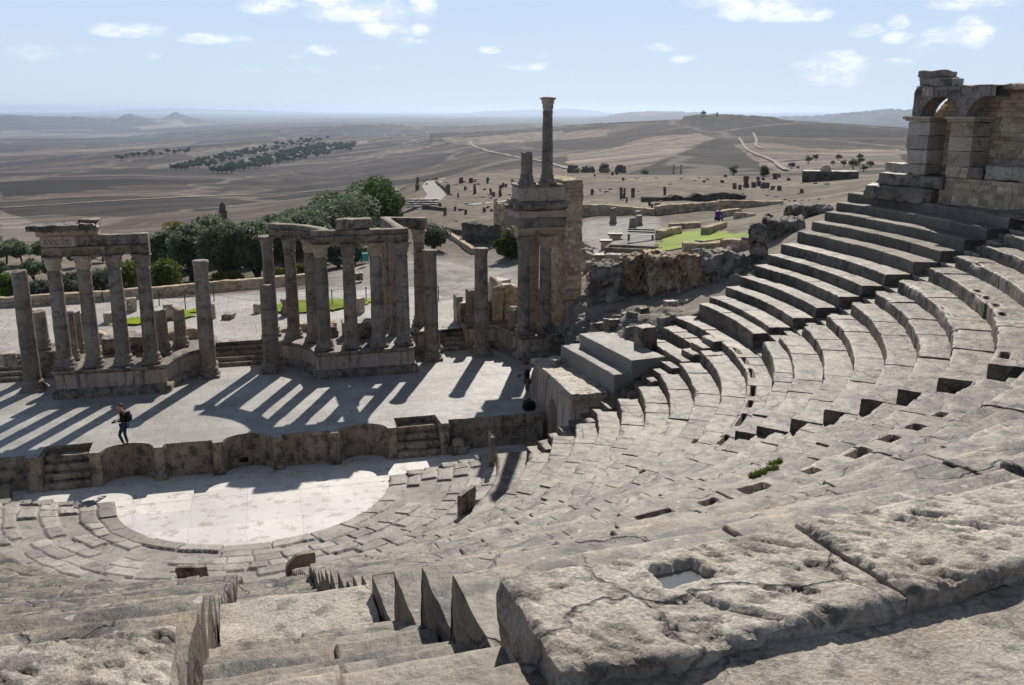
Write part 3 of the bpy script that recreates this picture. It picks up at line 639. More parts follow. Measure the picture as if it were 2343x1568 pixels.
# ================================================================== scene building: podia, columns, entablatures
PZ = 2.62
def podium(lab, path, back, loc, mat='plaster'):
    t = thing('column_podium', lab, 'podium', loc)
    D = []
    for a, b in zip(path[:-1], path[1:]):
        a = np.array(a, float); b = np.array(b, float); n_ = max(1, int(np.linalg.norm(b - a) / .12))
        for k in range(n_): D.append(a + (b - a) * k / n_)
    D.append(np.array(path[-1], float)); D = np.array(D)
    T = np.gradient(D, axis=0); T /= np.maximum(np.linalg.norm(T, axis=1, keepdims=True), 1e-6); Nn = np.stack([T[:, 1], -T[:, 0]], 1)
    def strip(prof, sd, amp=.016):
        P = np.stack([np.concatenate([D + Nn * o, np.full((len(D), 1), z)], 1) for o, z in prof], 1)
        P += np.stack([fbm(P * 2.3, 4, sd + i) for i in range(3)], -1) * amp; g = G(); g.grid(P); return g
    kid(strip([(.2, 1.3), (.2, 1.5), (.2, 1.6), (.15, 1.66), (.06, 1.71), (.03, 1.75), (0, 1.76)], 11, .025).build('plinth', M['shade']), t)
    kid(strip([(0.0, z) for z in np.linspace(1.75, 2.42, 8)], 15).build('panel', M[mat]), t)
    kid(strip([(0, 2.41), (.05, 2.44), (.12, 2.5), (.14, 2.53), (.14, 2.6), (.11, 2.625)], 19, .03).build('cornice', M['shade']), t)
    B = np.stack([np.linspace(back[0], back[1], len(D)), np.full(len(D), back[2])], 1)
    f = np.concatenate([[0, .05], np.linspace(.1, 1, 16)]); F0 = np.concatenate([D + Nn * .12, np.full((len(D), 1), PZ)], 1)[:, None]; F1 = np.concatenate([B, np.full((len(D), 1), PZ)], 1)[:, None]
    W = F0 * (1 - f[None, :, None]) + F1 * f[None, :, None]; W[..., 2] += fbm(W * 1.2, 4, 6) * .03 + .004; g = G(); g.grid(W); kid(g.build('top_paving', M['seat']), t)
    return t
def arc(cx, cy, r, d0, d1, n=24): return [(cx + r * math.cos(R(a)), cy + r * math.sin(R(a))) for a in np.linspace(d0, d1, n)]
podium('left stone podium with pale stucco front, carrying four columns and a carved entablature', [(-8.6, 14.4), (-8.6, 9.5), (-3.92, 9.42)] + arc(-.6, 9.4, 3.32, 178, 116) + [(-2.0, 14.4)], (-8.6, -2.0, 14.9), (-6, 12, 1.35))
podium('middle stone podium with streaked stucco front and a curved left side', [(.42, 14.4)] + arc(-.55, 9.85, 3.4, 71, 2) + [(2.88, 9.85), (7.56, 9.85), (7.56, 13.0), (9.45, 13.2), (9.45, 14.6)], (.42, 9.45, 14.9), (5, 12, 1.35))
podium('right stone podium under the tall two storey column pair', [(10.88, 14.6), (10.95, 13.75), (12.55, 13.6), (13.25, 10.72), (16.1, 10.75)], (10.9, 16.4, 14.9), (13.5, 12.5, 1.35))
podium('leftmost stone podium cut by the frame, behind the lone tall column', [(-15, 13.9), (-9.0, 13.7), (-8.75, 14.5)], (-15, -8.7, 14.9), (-11, 14, 1.35), 'shade') if False else None

def cap_mod(Rr, Z, th, h=.62):
    f = Z / h; s = Rr * 1.0
    s = s + (np.abs(np.cos(th * 4)) ** 3) * .035 * np.exp(-((f - .28) / .13) ** 2) + (np.abs(np.sin(th * 4)) ** 3) * .045 * np.exp(-((f - .6) / .13) ** 2) + (np.abs(np.cos(th * 2 + math.pi / 2)) ** 4) * .08 * np.exp(-((f - .9) / .12) ** 2)
    return s
def column(lab, x, y, z0, h, r, cap=True, broken=0.0, seed=0, rt=.86, base=True, group=None, mat='column', cols=None, tilt=None):
    t = thing('stone_column', lab, 'column', (x, y, z0), 0, group); zz = 0
    rs = random.Random(seed)
    tn = rs.uniform(.86, 1.12)
    if base:
        g = G(); s = r * 1.36; rbox(g, (0, 0, 0), (2 * s, 2 * s, .14), 0, res=.1, amp=.012, rnd=.02, seed=seed, chip=.06)
        lathe(g, [(s * .98, .14), (s * 1.0, .18), (s * .97, .25), (s * .86, .28), (s * .82, .32), (s * .86, .36), (s * .9, .40), (s * .84, .44), (r * 1.06, .46), (r * 1.04, .5)], seg=24, amp=.014, seed=seed)
        g.build('base', M[mat], t); zz = .5
    hc = .64 if cap else 0; hs = h - zz - hc; g = G(); n_ = 34
    f = np.linspace(0, 1, n_); rad = r * (1 - (1 - rt) * f ** 1.3); 
    if cap: rad[-2:] *= 1.07
    elif broken == 0: rad[-2:] *= 1.14
    pr = np.stack([rad, zz + f * hs], 1)
    top = None
    if broken: top = (rs.uniform(-1, 1) * broken if tilt is None else tilt[0], rs.uniform(-.5, .8) * broken if tilt is None else tilt[1], zz + hs - .08, .14 * min(1, broken + .3))
    tint = np.full((n_ + 2, 26), tn)
    js = [rs.uniform(.25, .45), rs.uniform(.55, .8)]
    for q in js: tint[np.abs(np.concatenate([f, [1, 1]]) - q) < .016] *= .68
    lathe(g, pr, seg=26, amp=.018, seed=seed, top=top, tint=tint)
    g.build('shaft', M[mat], t)
    if cap:
        g = G(); k = r * rt / .27; zc = h - hc
        lathe(g, [(.262 * k, 0), (.272 * k, .06), (.29 * k, .12), (.30 * k, .2), (.295 * k, .26), (.31 * k, .34), (.335 * k, .42), (.34 * k, .47), (.37 * k, .53), (.40 * k, .56)], z0=zc, seg=48, amp=.03, seed=seed, mod=lambda a, b, c: cap_mod(a, b, c))
        rbox(g, (0, 0, zc + .545), (.82 * k, .82 * k, .095), 0, res=.08, amp=.014, rnd=.025, seed=seed, chip=.1)
        g.build('capital', M['carved' if rs.random() < .55 else mat], t)
    return t
def zof(x, y, yy):
    d = ray(x, y); return (CAM + d * (yy - CAM[1]) / d[1])
def colpx(lab, b, tp, z0, r, **k):
    P = at_z(*b, z0); T = zof(*tp, P[1]); return column(lab, P[0], P[1], z0, T[2] - z0, r, **k), P
# five free-standing columns on the stage floor
colpx('leftmost free standing column on the stage floor, plain top without capital', (78, 892), (47, 617), ST, .375, cap=False, broken=.25, seed=1)
colpx('lone stage column left of the central door steps, black stain down its front', (479, 861), (460, 596), ST, .375, cap=False, seed=2)
colpx('shorter broken column on the stage floor right of the central door steps', (623, 850), (613, 650), ST, .40, cap=False, broken=.5, seed=3)
colpx('lone stage column left of the right door steps, flat moulded top', (988, 822), (987, 572), ST, .375, cap=False, seed=4)
colpx('lone stage column right of the right door steps, flat moulded top', (1102, 812), (1103, 568), ST, .375, cap=False, seed=5)
# four under the left entablature
lp = [(152, 840), (217, 837), (284, 833), (348, 828)]
names = ['leftmost of the four columns carrying the carved left entablature', 'second column from the left under the left entablature', 'third column under the left entablature, ochre shaft with a pale repair band', 'right end column of the four under the left entablature']
LC = []
for i, p in enumerate(lp):
    P = at_z(*p, PZ); y = 9.98 + .02 * i; column(names[i], P[0], y, PZ, 7.68 - PZ, .325, seed=11 + i); LC.append((P[0], y))
# middle group
cp = [(744, 800), (805, 795), (866, 790), (924, 787)]
names = ['front left corner column of the middle podium, under the bend of the entablature', 'second front column of the middle podium', 'third front column of the middle podium', 'front right corner column of the middle podium, pale speckled shaft']
CC = []
for i, p in enumerate(cp):
    P = at_z(*p, PZ); y = 10.5; P = zof(*p, y); column(names[i], P[0], y, PZ, 7.74 - PZ, .325, seed=21 + i); CC.append((P[0], y))
arcc = [at_z(673, 771, PZ)[:2], at_z(719, 781, PZ)[:2]]; c1 = zof(613.5, 602, 14.15)[:2]
column('rear column with a free capital, behind the broken stage column', c1[0], c1[1], PZ, 7.74 - PZ, .315, seed=31)
column('second rear column on the curved side of the middle podium', arcc[0][0], arcc[0][1], PZ, 7.74 - PZ, .32, seed=32)
column('third rear column on the curved side of the middle podium, next to the corner', arcc[1][0], arcc[1][1], PZ, 7.74 - PZ, .32, seed=33)
BC = []
for i, p in enumerate([(882, 737), (894, 748), (906, 762)]):
    P = at_z(*p, PZ); column(['farthest', 'middle', 'nearest'][i] + ' of three warm columns in a row behind the middle podium corner', P[0], P[1], PZ, 7.74 - PZ, .26, seed=35 + i, mat='column'); BC.append(P)
P = at_z(962, 742, PZ); column('column with capital right of the middle podium, under the end of the entablature return', P[0], P[1], PZ, 7.74 - PZ, .315, seed=39); EC = P
# ------------------------------------------------ entablatures
def prof_arch(z0, d, h1, h2):
    o = d / 2
    fr = [(o - .03, z0), (o - .03, z0 + h1 * .3), (o, z0 + h1 * .32), (o, z0 + h1 * .62), (o + .03, z0 + h1 * .64), (o + .03, z0 + h1 * .86), (o + .08, z0 + h1 * .92), (o + .08, z0 + h1)]
    up = [(o - .02, z0 + h1 + .02)] + [(o - .02, z0 + h1 + h2 * t) for t in (.3, .6, .9)] + [(o - .04, z0 + h1 + h2)]
    f = fr + up; b = [(-a, z) for a, z in f][::-1]; return f, b
def entab(name, lab, path, z0, h1, h2, d=.62, seed=0, mat='shade'):
    t = thing(name, lab, 'entablature', (path[0][0], path[0][1], z0)); f, b = prof_arch(z0, d, h1, h2)
    n1 = 8
    g = G(); sweep(g, f[:n1] + b[-n1:], path, .025, seed); kid(g.build('architrave', M[mat]), t)
    g = G(); sweep(g, f[n1:] + b[:-n1], path, .035, seed + 3); kid(g.build('frieze', M[mat]), t)
    return t
x0, x1 = LC[0][0] - .36, LC[3][0] + .36
le = entab('left_entablature', 'left entablature with a pale inscribed frieze and a broken overhanging cornice', [(x0, 9.98), (x1, 10.04)], 7.68, .40, .47, seed=3)
le.name = 'carved_entablature'
g = G(); sweep(g, [(.30, 8.555), (.36, 8.60), (.44, 8.70), (.52, 8.80), (.52, 8.83), (-.3, 8.83), (-.3, 8.555)], [(x0 - .12, 9.98), (-6.2, 10.0)], .03, 6); kid(g.build('modillion_band', M['carved']), le)
g = G()
for i in range(24):
    xx = x0 + .02 + i * (-6.25 - x0) / 24; box2(g, xx, xx + .055, 9.58, 9.70, 8.57, 8.63, res=.1, amp=0, rnd=.008)
for i in range(7):
    xx = x0 + .05 + i * .36; box2(g, xx, xx + .13, 9.36, 9.62, 8.70, 8.80, res=.08, amp=.01, rnd=.02, seed=i)
kid(g.build('dentils', M['carved']), le)
g = G(); rbox(g, ((x0 - .85 - 6.85) / 2 , 9.86, 8.83), (1.75, 1.25, .24), .02, res=.08, amp=.03, rnd=.04, seed=9, chip=.2); box2(g, -7.6, -6.85, 9.2, 10.5, 8.835, 9.09, res=.08, amp=.025, rnd=.03, seed=14, chip=.1)
box2(g, -6.84, -6.12, 9.2, 10.5, 8.84, 9.12, res=.08, amp=.03, rnd=.03, seed=10, chip=.12); kid(g.build('cornice', M['seat']), le)
g = G(); box2(g, -7.0, -6.15, 9.75, 10.45, 9.12, 9.25, res=.1, amp=.03, rnd=.03, seed=12, chip=.12); kid(g.build('cornice_course', M['seat']), le)
# pale stretch of frieze with carved letters
g = G(); X, Z = np.meshgrid(np.linspace(x0 + .02, x0 + 1.42, 30), np.linspace(8.11, 8.55, 12), indexing='ij'); g.grid(np.stack([X, np.full_like(X, 9.655) + fbm(np.stack([X, Z, Z], -1) * 2, 3, 2) * .01, Z], -1)); kid(g.build('frieze_panel', M['carved']), le)
def letters(s, size, loc, rz, mat, parent, depth=.004):
    c = bpy.data.curves.new('letters', 'FONT'); c.body = s; c.size = size; c.extrude = depth; c.space_character = 1.1
    o = bpy.data.objects.new('letters', c); me = bpy.data.meshes.new_from_object(o); bpy.data.objects.remove(o)
    o = bpy.data.objects.new('carved_letters', me); col.objects.link(o); me.materials.clear(); me.materials.append(mat)
    o.rotation_euler = (math.pi / 2, 0, rz); o.location = loc; kid(o, parent); 
    o.location = loc; return o
m, n = newmat('letter_shadow_stone'); n.out((.24, .19, .15), .9); M['letter'] = m
letters('AVCER', .34, (x0 + .1, 9.635, 8.2), 0.012, M['letter'], le)
# middle entablature: curved wing, front, return, far end
q0 = zof(612, 505, 14.2)[:2]
back = at_z(884, 490, 8.36)[:2]; end = at_z(958, 490, 8.36)[:2]
wing = [(q0[0] + .12, q0[1] - .05), (arcc[0][0], arcc[0][1]), (arcc[1][0] + .02, arcc[1][1])]
cpts = arc(-.55, 10.4, 4.1, 66, 6, 14)
ctr = [c for c in cpts]
me_ = entab('curved_entablature', 'middle entablature with a curved left wing and a return to the rear right', ctr + [(CC[0][0] - .2, 10.5), (CC[1][0], 10.5), (CC[2][0], 10.5), (CC[3][0] + .33, 10.5)], 7.74, .36, .26, .6, seed=31)
bx = BC[0]
g = G(); f, b = prof_arch(7.745, .5, .36, .24); sweep(g, f + b, [(CC[3][0] + .02, 10.85), (bx[0] + .12, bx[1] + .1)], .03, 43); kid(g.build('side_beam', M['shade']), me_)
g = G(); sweep(g, f + b, [(bx[0] - .1, bx[1] + .0), (EC[0] + .42, EC[1] + .05)], .03, 46); kid(g.build('rear_beam', M['shade']), me_)
g = G(); box2(g, CC[1][0] - .5, CC[2][0] - .12, 10.2, 10.8, 8.365, 8.9, res=.09, amp=.025, rnd=.03, seed=47, chip=.14); kid(g.build('frieze_block', M['shade']), me_)
# ------------------------------------------------ right structure
tw = thing('masonry_pier', 'tall rubble masonry wall end rising beside the right column pair', 'wall', (16, 12.5, 1.35))
g = G(); box2(g, 15.58, 16.5, 10.95, 14.2, 4.3, 10.35, res=.055, amp=.04, rnd=.03, seed=5, masonry=(.16, .16, .42, .05), skip='u'); kid(g.build('rubble_core', M['rubble']), tw)
g = G(); box2(g, 15.6, 16.0, 11.3, 14.2, 1.3, 4.35, res=.07, amp=.02, rnd=.02, seed=6, masonry=(.17, .2, .42, .02), skip='u'); kid(g.build('rubble_foot', M['rubble']), tw)
g = G(); box2(g, 15.72, 16.5, 10.85, 12.2, 1.3, 2.0, res=.1, amp=.015, rnd=.03, seed=7); box2(g, 15.74, 16.48, 10.88, 12.2, 2.01, 2.75, res=.1, amp=.015, rnd=.03, seed=8); box2(g, 15.72, 16.5, 10.82, 12.2, 2.76, 4.28, res=.1, amp=.02, rnd=.04, seed=9, chip=.1); kid(g.build('foot_blocks', M['plaster']), tw)
g = G(); box2(g, 15.5, 16.52, 10.9, 14.25, 10.33, 10.44, res=.07, amp=.04, rnd=.03, seed=11, masonry=(.12, .2, .4, .03)); kid(g.build('capping', M['rubble']), tw)
RC = [at_z(1196, 764, PZ), at_z(1245, 761, PZ)]; RY = 11.2
RX = [zof(1196, 764, RY)[0], zof(1245, 761, RY)[0]]
for i in (0, 1): column(['left', 'right'][i] + ' of the two columns carrying the tall two storey block', RX[i] + .03, RY, PZ, 7.68 - PZ, .33, seed=51 + i)
an = thing('square_pier', 'square warm stone pier built of tall blocks behind the right column pair', 'pier', (14.3, 12.35, PZ))
g = G(); zz = PZ
for i, h in enumerate((1.05, .75, .85, .7, .62, 1.08)):
    box2(g, 13.98, 14.55, 12.1, 12.7, zz, zz + h - .012, res=.1, amp=.012, rnd=.02, seed=i, tint=[1, .9, 1.08, .95, 1.1, .96][i]); zz += h
kid(g.build('shaft', M['carved']), an)
re_ = thing('two_storey_entablature', 'tall right entablature block with a deep cornice and a panelled attic carrying two columns', 'entablature', (14.3, 11.4, 7.68))
f, b = prof_arch(7.69, .66, .42, .02); g = G(); sweep(g, f + b, [(RX[0] - .36, RY + .03), (15.56, RY + .03)], .015, 61); kid(g.build('architrave', M['carved']), re_)
g = G(); box2(g, RX[0] - .32, 15.57, RY - .31, 12.6, 8.13, 8.62, res=.08, amp=.02, rnd=.02, seed=62); kid(g.build('frieze', M['column']), re_)
g = G(); box2(g, RX[0] - .36, 15.575, RY - .36, 12.6, 8.625, 8.98, res=.08, amp=.03, rnd=.03, seed=63); kid(g.build('bed_moulding', M['carved']), re_)
g = G(); sweep(g, [(.3, 8.98), (.5, 9.05), (.62, 9.14), (.66, 9.24), (.60, 9.34), (.4, 9.42), (.3, 9.5), (-.8, 9.5), (-.8, 8.98)], [(RX[0] - .62, RY + .1), (15.6, RY + .1)], .05, 64); box2(g, RX[0] - .95, RX[0] - .3, RY - .2, RY + .4, 9.1, 9.28, res=.08, amp=.03, rnd=.04, seed=60, chip=.2); kid(g.build('cornice', M['shade']), re_)
g = G(); box2(g, RX[0] - .32, 15.57, RY - .3, 12.3, 9.45, 10.13, res=.1, amp=.012, rnd=.02, seed=65); kid(g.build('attic_panel', M['plaster']), re_)
g = G(); box2(g, RX[0] - .38, 15.57, RY - .37, 12.35, 10.13, 10.27, res=.08, amp=.02, rnd=.03, seed=66, chip=.06); kid(g.build('attic_cap', M['shade']), re_)
column('short broken column standing on top of the right two storey block', zof(1205, 424, RY)[0], RY + .05, 10.27, zof(1205, 345, RY)[2] - 10.27, .285, cap=False, broken=.1, seed=71, rt=.96)
column('tallest column with capital, standing high on top of the right two storey block', zof(1252, 424, RY)[0], RY + .05, 10.27, zof(1254, 223, RY)[2] - 10.27, .29, cap=True, seed=72, rt=.8)
# ------------------------------------------------ stumps on the podia
st = [((100, 797), (87, 710), .30, 'broken column stump behind the leftmost tall column', .8), ((171, 823), (157, 710), .2, 'nearest of three thin column stumps seen between the left columns', .5), ((184, 806), (171, 711), .2, 'middle of three thin column stumps seen between the left columns', .4),
      ((191, 791), (183, 716), .2, 'farthest of three thin column stumps seen between the left columns', .8), ((373, 809), (366, 707), .32, 'speckled column stump behind the right end of the left entablature', .5), ((415, 791), (408, 702), .29, 'column stump on the curved side of the left podium', .3),
      ((1076, 735), (1077, 660), .27, 'flat topped column stump beside the right door steps', .4), ((1146, 725), (1145, 678), .26, 'short stump with a round slanted top right of the lone column', .9), ((1175, 751), (1176, 702), .25, 'broken stump standing against the left column of the tall pair', .9)]
for i, (b_, t_, r_, lab, br) in enumerate(st):
    P = at_z(*b_, PZ); T = zof(*t_, P[1]); column(lab, P[0], P[1], PZ, T[2] - PZ, r_, cap=False, broken=br, seed=81 + i, rt=.95)
# ------------------------------------------------ door steps
for i, (xa, xb, y0, lab) in enumerate(((-15, -10.35, 13.0, 'four shadowed door steps at the left edge of the stage'), (-2.0, .42, 13.2, 'broad central door steps between the two podiums'), (9.45, 10.9, 13.45, 'narrow door steps between the middle and right podium'))):
    t = thing('door_steps', lab, 'steps', ((xa + xb) / 2, y0, ST))
    for k in range(5):
        g = G(); box2(g, xa, xb, y0 + .3 * k, 15.2, ST - .02 if k == 0 else ST + .2 * k, ST + .2 * (k + 1), res=.12, amp=.012, rnd=.025, seed=k + i * 7, chip=.04, skip='u'); kid(g.build('step', M['shade']), t)
# rear podium at the far left, blocks on the podia
g = G(); box2(g, -10.3, -8.7, 13.4, 15.2, ST, PZ - .02, res=.14, amp=.02, rnd=.03, seed=3, chip=.08); tag(g.build('stone_plinth', M['shade']), 'dark block plinth behind the leftmost tall column', 'plinth')
bl = [('altar_block', 'broad block mass behind the middle front columns', (5.2, 12.7, PZ), (1.75, 1.1, .85), 0), ('stone_block', 'square cornered block behind the second middle column', (3.55, 13.2, PZ), (1.0, .9, .55), .3), ('masonry_block', 'low masonry block seen between the left columns', (-6.0, 12.6, PZ), (2.0, .9, .75), 0.05), ('stone_block', 'upright end block right of the low masonry behind the left columns', (-4.75, 12.4, PZ), (.5, .8, .85), .1),
      ('rear_wall_stub', 'tall wall stub right of the right door steps', (11.7, 15.2, 2.3), (1.7, .9, 1.35), 0), ('rear_wall_stub', 'narrow slab stub just right of the right door steps', (10.95, 15.8, 2.3), (.35, 1.1, 1.6), 0)]
for i, (nm, lab, c, s, rz) in enumerate(bl): loose(nm, lab, c, s, rz, 30 + i, 'shade' if i % 2 else 'seat', 'stone block', res=.09, chip=.12)
# ruined low walls behind the scene building
def rwall(lab, a, b, z0, z1, th, seed, mat='rubble', relief=.03, ch=.17, ragged=.25, name='rubble_wall', res=.09):
    a = np.array(a, float); b = np.array(b, float); d = b - a; L = float(np.linalg.norm(d)); g = G()
    rbox(g, (0, 0, 0), (L, th, z1 - z0), 0, res=res, amp=.02, rnd=.03, seed=seed, masonry=(ch, ch, ch * 2.4, relief))
    for V in g.V: V[:, 2] *= 1 + sstep(V[:, 2] / (z1 - z0), .45, 1) * fbm(np.stack([V[:, 0] * .9, V[:, 0] * 0 + seed, V[:, 1] * .5], -1), 4, seed) * ragged
    o = g.build(name, M[mat]); m_ = (a + b) / 2; o.location = (m_[0], m_[1], z0); o.rotation_euler = (0, 0, math.atan2(d[1], d[0])); return tag(o, lab, 'wall')
rwall('ragged rubble wall running back from the left door steps', (-8.4, 14.9), (-2.4, 14.9), 2.3, 2.95, .7, 3, ragged=.5)
rwall('ragged rubble wall behind the middle podium columns', (.6, 15.0), (4.2, 15.0), 2.3, 2.95, .8, 4, ragged=.5)
rwall('crumbling rubble wall stub left of the tall column pair', (12.9, 14.6), (13.3, 18.0), 2.2, 4.3, .6, 5, ragged=.4)
rwall('tall rubble wall behind the tall column pair', (13.3, 14.7), (15.6, 14.7), 2.2, 4.6, .6, 6, ragged=.35)
# ================================================================== terrain
def colaz(x, y=350.0):
    d = ray(x, y); return math.atan2(d[0], d[1]) 
FAR = [(280, 9000), (271, 14000), (266, 22000), (261, 32000), (258, 46000)]
Zt = lambda D, z: ('z', D, z)
TAB = {
 -500: [Zt(38, 2.3), Zt(62.5, 2.3), Zt(66, 1.4), Zt(95, -2.5), (592, 124), (560, 170), (552, 210), (520, 330), (470, 520), (430, 750), (405, 1000), (388, 1350), (392, 1500), (375, 2200), (345, 3500), (320, 5200), (300, 8000), (285, 11500), (272, 15500), (262, 30000), (258, 46000)],
 0: [Zt(38, 2.3), Zt(62.5, 2.3), Zt(66, 1.4), Zt(75, 0), Zt(95, -2.5), (592, 124), (560, 170), (552, 210), (520, 330), (470, 520), (430, 750), (405, 1000), (388, 1350), (392, 1500), (375, 2200), (345, 3500), (320, 5200), (300, 8000), (285, 11500), (272, 15500), (262, 30000), (258, 46000)],
 300: [Zt(38, 2.3), Zt(62.5, 2.3), Zt(66, 1.5), Zt(90, -1), (575, 130), (548, 200), (505, 350), (470, 480), (430, 720), (400, 1000), (375, 1450), (352, 1900), (340, 2300), (346, 2700), (338, 3300), (327, 3900), (332, 4400), (310, 6500), (295, 9500), (282, 13000), (270, 18000), (262, 28000), (258, 46000)],
 600: [Zt(38, 2.3), Zt(62.5, 2.3), Zt(66, 1.7), Zt(90, .6), (530, 140), (500, 260), (475, 420), (450, 600), (432, 760), (410, 1000), (392, 1300), (360, 1750), (330, 2250), (322, 2450), (330, 2900), (312, 3800), (296, 4700), (300, 5300), (285, 8500), (276, 13000), (268, 20000), (262, 30000), (258, 46000)],
 800: [Zt(38, 2.3), Zt(62.5, 2.3), Zt(70, 2.1), (540, 100), (480, 220), (445, 420), (432, 600), (415, 850), (395, 1150), (360, 1600), (325, 2150), (317, 2300), (325, 2700), (300, 3800), (287, 4600), (291, 5200)] + FAR,
 950: [Zt(38, 2.3), Zt(62.5, 2.35), (600, 68), (560, 80), (500, 100), (450, 122), (412, 145), (420, 300), (407, 700), (385, 1000), (350, 1500), (318, 2100), (310, 2250), (318, 2700), (300, 3800), (288, 4600), (292, 5200)] + FAR,
 1100: [Zt(38, 2.3), Zt(62.5, 2.4), (560, 80), (500, 96), (450, 120), (398, 165), (404, 260), (393, 550), (350, 950), (320, 1550), (304, 1950), (311, 2400), (297, 3900), (289, 4800), (293, 5300)] + FAR,
 1250: [Zt(38, 2.3), Zt(55, 2.4), (560, 74), (500, 90), (450, 115), (400, 165), (404, 260), (394, 480), (350, 880), (312, 1450), (293, 1800), (300, 2300), (290, 4800)] + FAR,
 1340: [Zt(38, 3.0), (760, 42), (690, 45.5), (640, 49.5), (600, 54), (560, 61), (510, 74), (500, 77), (468, 92), (440, 112), (400, 165), (404, 260), (394, 450), (350, 850), (310, 1400), (287, 1700), (296, 2200), (290, 4800)] + FAR,
 1430: [Zt(38, 4.0), (690, 44.3), (668, 46.3), (610, 48.4), (590, 53), (560, 59), (510, 73), (492, 79), (468, 90), (440, 110), (400, 160), (404, 260), (394, 420), (345, 780), (305, 1300), (279, 1620), (287, 2100), (285, 6000)] + FAR[1:],
 1530: [Zt(38, 4.6), (690, 43.5), (668, 46.3), (600, 48.5), (576, 51), (525, 66), (510, 73), (490, 79), (470, 86), (440, 105), (402, 155), (405, 240), (395, 380), (345, 700), (300, 1200), (273, 1550), (282, 2000), (280, 6000)] + FAR[1:],
 1650: [Zt(38, 5.4), (650, 44), (610, 47), (565, 51), (525, 62), (500, 72), (485, 82), (470, 92), (440, 115), (400, 160), (404, 240), (390, 380), (340, 750), (300, 1200), (271, 1500), (279, 2000), (275, 9000)] + FAR[1:],
 1750: [Zt(38, 5.8), (620, 44), (570, 48), (535, 54), (500, 65), (480, 80), (462, 92), (430, 125), (400, 165), (403, 240), (388, 380), (340, 700), (295, 1150), (274, 1480), (283, 2000), (278, 8000)] + FAR[1:],
 1900: [Zt(38, 6.8), (505, 48.5), (488, 54), (468, 66), (450, 85), (430, 115), (398, 160), (402, 230), (385, 360), (340, 650), (305, 1050), (283, 1400), (290, 1900), (283, 8000)] + FAR[1:],
 2070: [Zt(38, 8.4), (450, 52), (430, 70), (402, 110), (396, 160), (399, 230), (380, 360), (345, 620), (315, 950), (295, 1350), (301, 1900), (284, 8000)] + FAR[1:],
 2450: [Zt(38, 8.6), (445, 60), (405, 110), (397, 160), (380, 360), (345, 620), (312, 1300), (318, 1900), (286, 8000)] + FAR[1:],
 3000: [Zt(38, 8.6), (445, 60), (405, 110), (397, 160), (380, 360), (350, 620), (320, 1300), (326, 1900), (290, 8000)] + FAR[1:],
}
NA = 620
TAZ = np.linspace(colaz(-420), colaz(2950), NA)
TD = np.unique(np.concatenate([np.arange(38, 70, .28), np.arange(70, 175, .65), np.geomspace(175, 46000, 330)])); ND = len(TD)
cols = sorted(TAB); caz = np.array([colaz(c) for c in cols]); CZ = []
for c in cols:
    dd = []; zz = []
    for e in TAB[c]:
        if e[0] == 'z': dd.append(e[1]); zz.append(e[2])
        else: dd.append(e[1]); zz.append(CAM[2] + e[1] * slope(c, e[0]))
    CZ.append(np.interp(np.log(TD), np.log(dd), zz))
CZ = np.array(CZ)
TZ = np.stack([np.interp(TAZ, caz, CZ[:, j]) for j in range(ND)], 1)
def smooth(Z, s0, s1):
    for ax, s in ((0, s0), (1, s1)):
        if s < .3: continue
        k = np.exp(-.5 * (np.arange(-int(3 * s), int(3 * s) + 1) / s) ** 2); k /= k.sum(); p = len(k) // 2
        pad = [(0, 0), (0, 0)]; pad[ax] = (p, p); Zp = np.pad(Z, pad, mode='edge'); Z = np.apply_along_axis(lambda v: np.convolve(v, k, 'valid'), ax, Zp)
    return Z
TZ = smooth(TZ, 7, 2.0)
RIDGES = [(30000, 2500, [(1000, 264), (1040, 261), (1100, 256), (1180, 252), (1300, 248), (1350, 253), (1420, 263)]),
          (11000, 1200, [(1230, 288), (1330, 277), (1400, 263), (1440, 257), (1500, 254), (1570, 256), (1660, 262), (1760, 280)]),
          (9000, 900, [(1690, 282), (1780, 267), (1880, 264), (1960, 255), (2030, 249), (2100, 252), (2200, 256), (2500, 258)]),
          (11000, 1300, [(-400, 257), (0, 263), (60, 266), (150, 268), (280, 271), (420, 274)]),
          (10500, 400, [(255, 275), (272, 270), (283, 264), (293, 261), (305, 263), (330, 268), (352, 275)]), (11200, 420, [(365, 275), (380, 268), (393, 261), (403, 255.5), (413, 260), (436, 269), (470, 275)]),
          (38000, 2500, [(120, 262), (300, 250), (420, 249), (600, 253), (760, 259), (900, 262)]),
          (4500, 420, [(120, 356), (230, 346), (330, 335), (450, 318), (560, 303), (650, 296), (740, 290), (830, 286), (930, 288), (1000, 293), (1050, 290), (1130, 287), (1200, 284), (1270, 290)]), (2350, 190, [(250, 350), (420, 342), (560, 333), (700, 321), (830, 316), (950, 310), (1000, 306)]), (1900, 160, [(980, 307), (1100, 303), (1200, 297), (1300, 289), (1400, 283), (1440, 280), (1500, 283), (1560, 284)]),
          (1500, 60, [(1520, 290), (1562, 281), (1564, 265), (1600, 263), (1660, 262.5), (1700, 265), (1770, 270), (1785, 276), (1850, 290)])]
for D0, wd, sk in RIDGES:
    xs = np.array([colaz(p[0], 270) for p in sk]); zs = np.array([CAM[2] + D0 * slope(*p) for p in sk])
    zr = np.interp(TAZ, xs, zs, left=-1e9, right=-1e9)[:, None]
    zr = zr + fbm(np.stack([TAZ * 400, TAZ * 0, TAZ * 0], -1), 4, 3)[:, None] * D0 * .0011 * (1 if D0 > 2000 else .6)
    f = np.exp(-((TD[None] - D0) / wd) ** 2); TZ = np.where(zr > -1e8, np.maximum(TZ, TZ + (zr - TZ) * f), TZ)
TX = CAM[0] + np.sin(TAZ)[:, None] * TD[None]; TY = CAM[1] + np.cos(TAZ)[:, None] * TD[None]
XY = np.stack([TX, TY, TX * 0], -1)
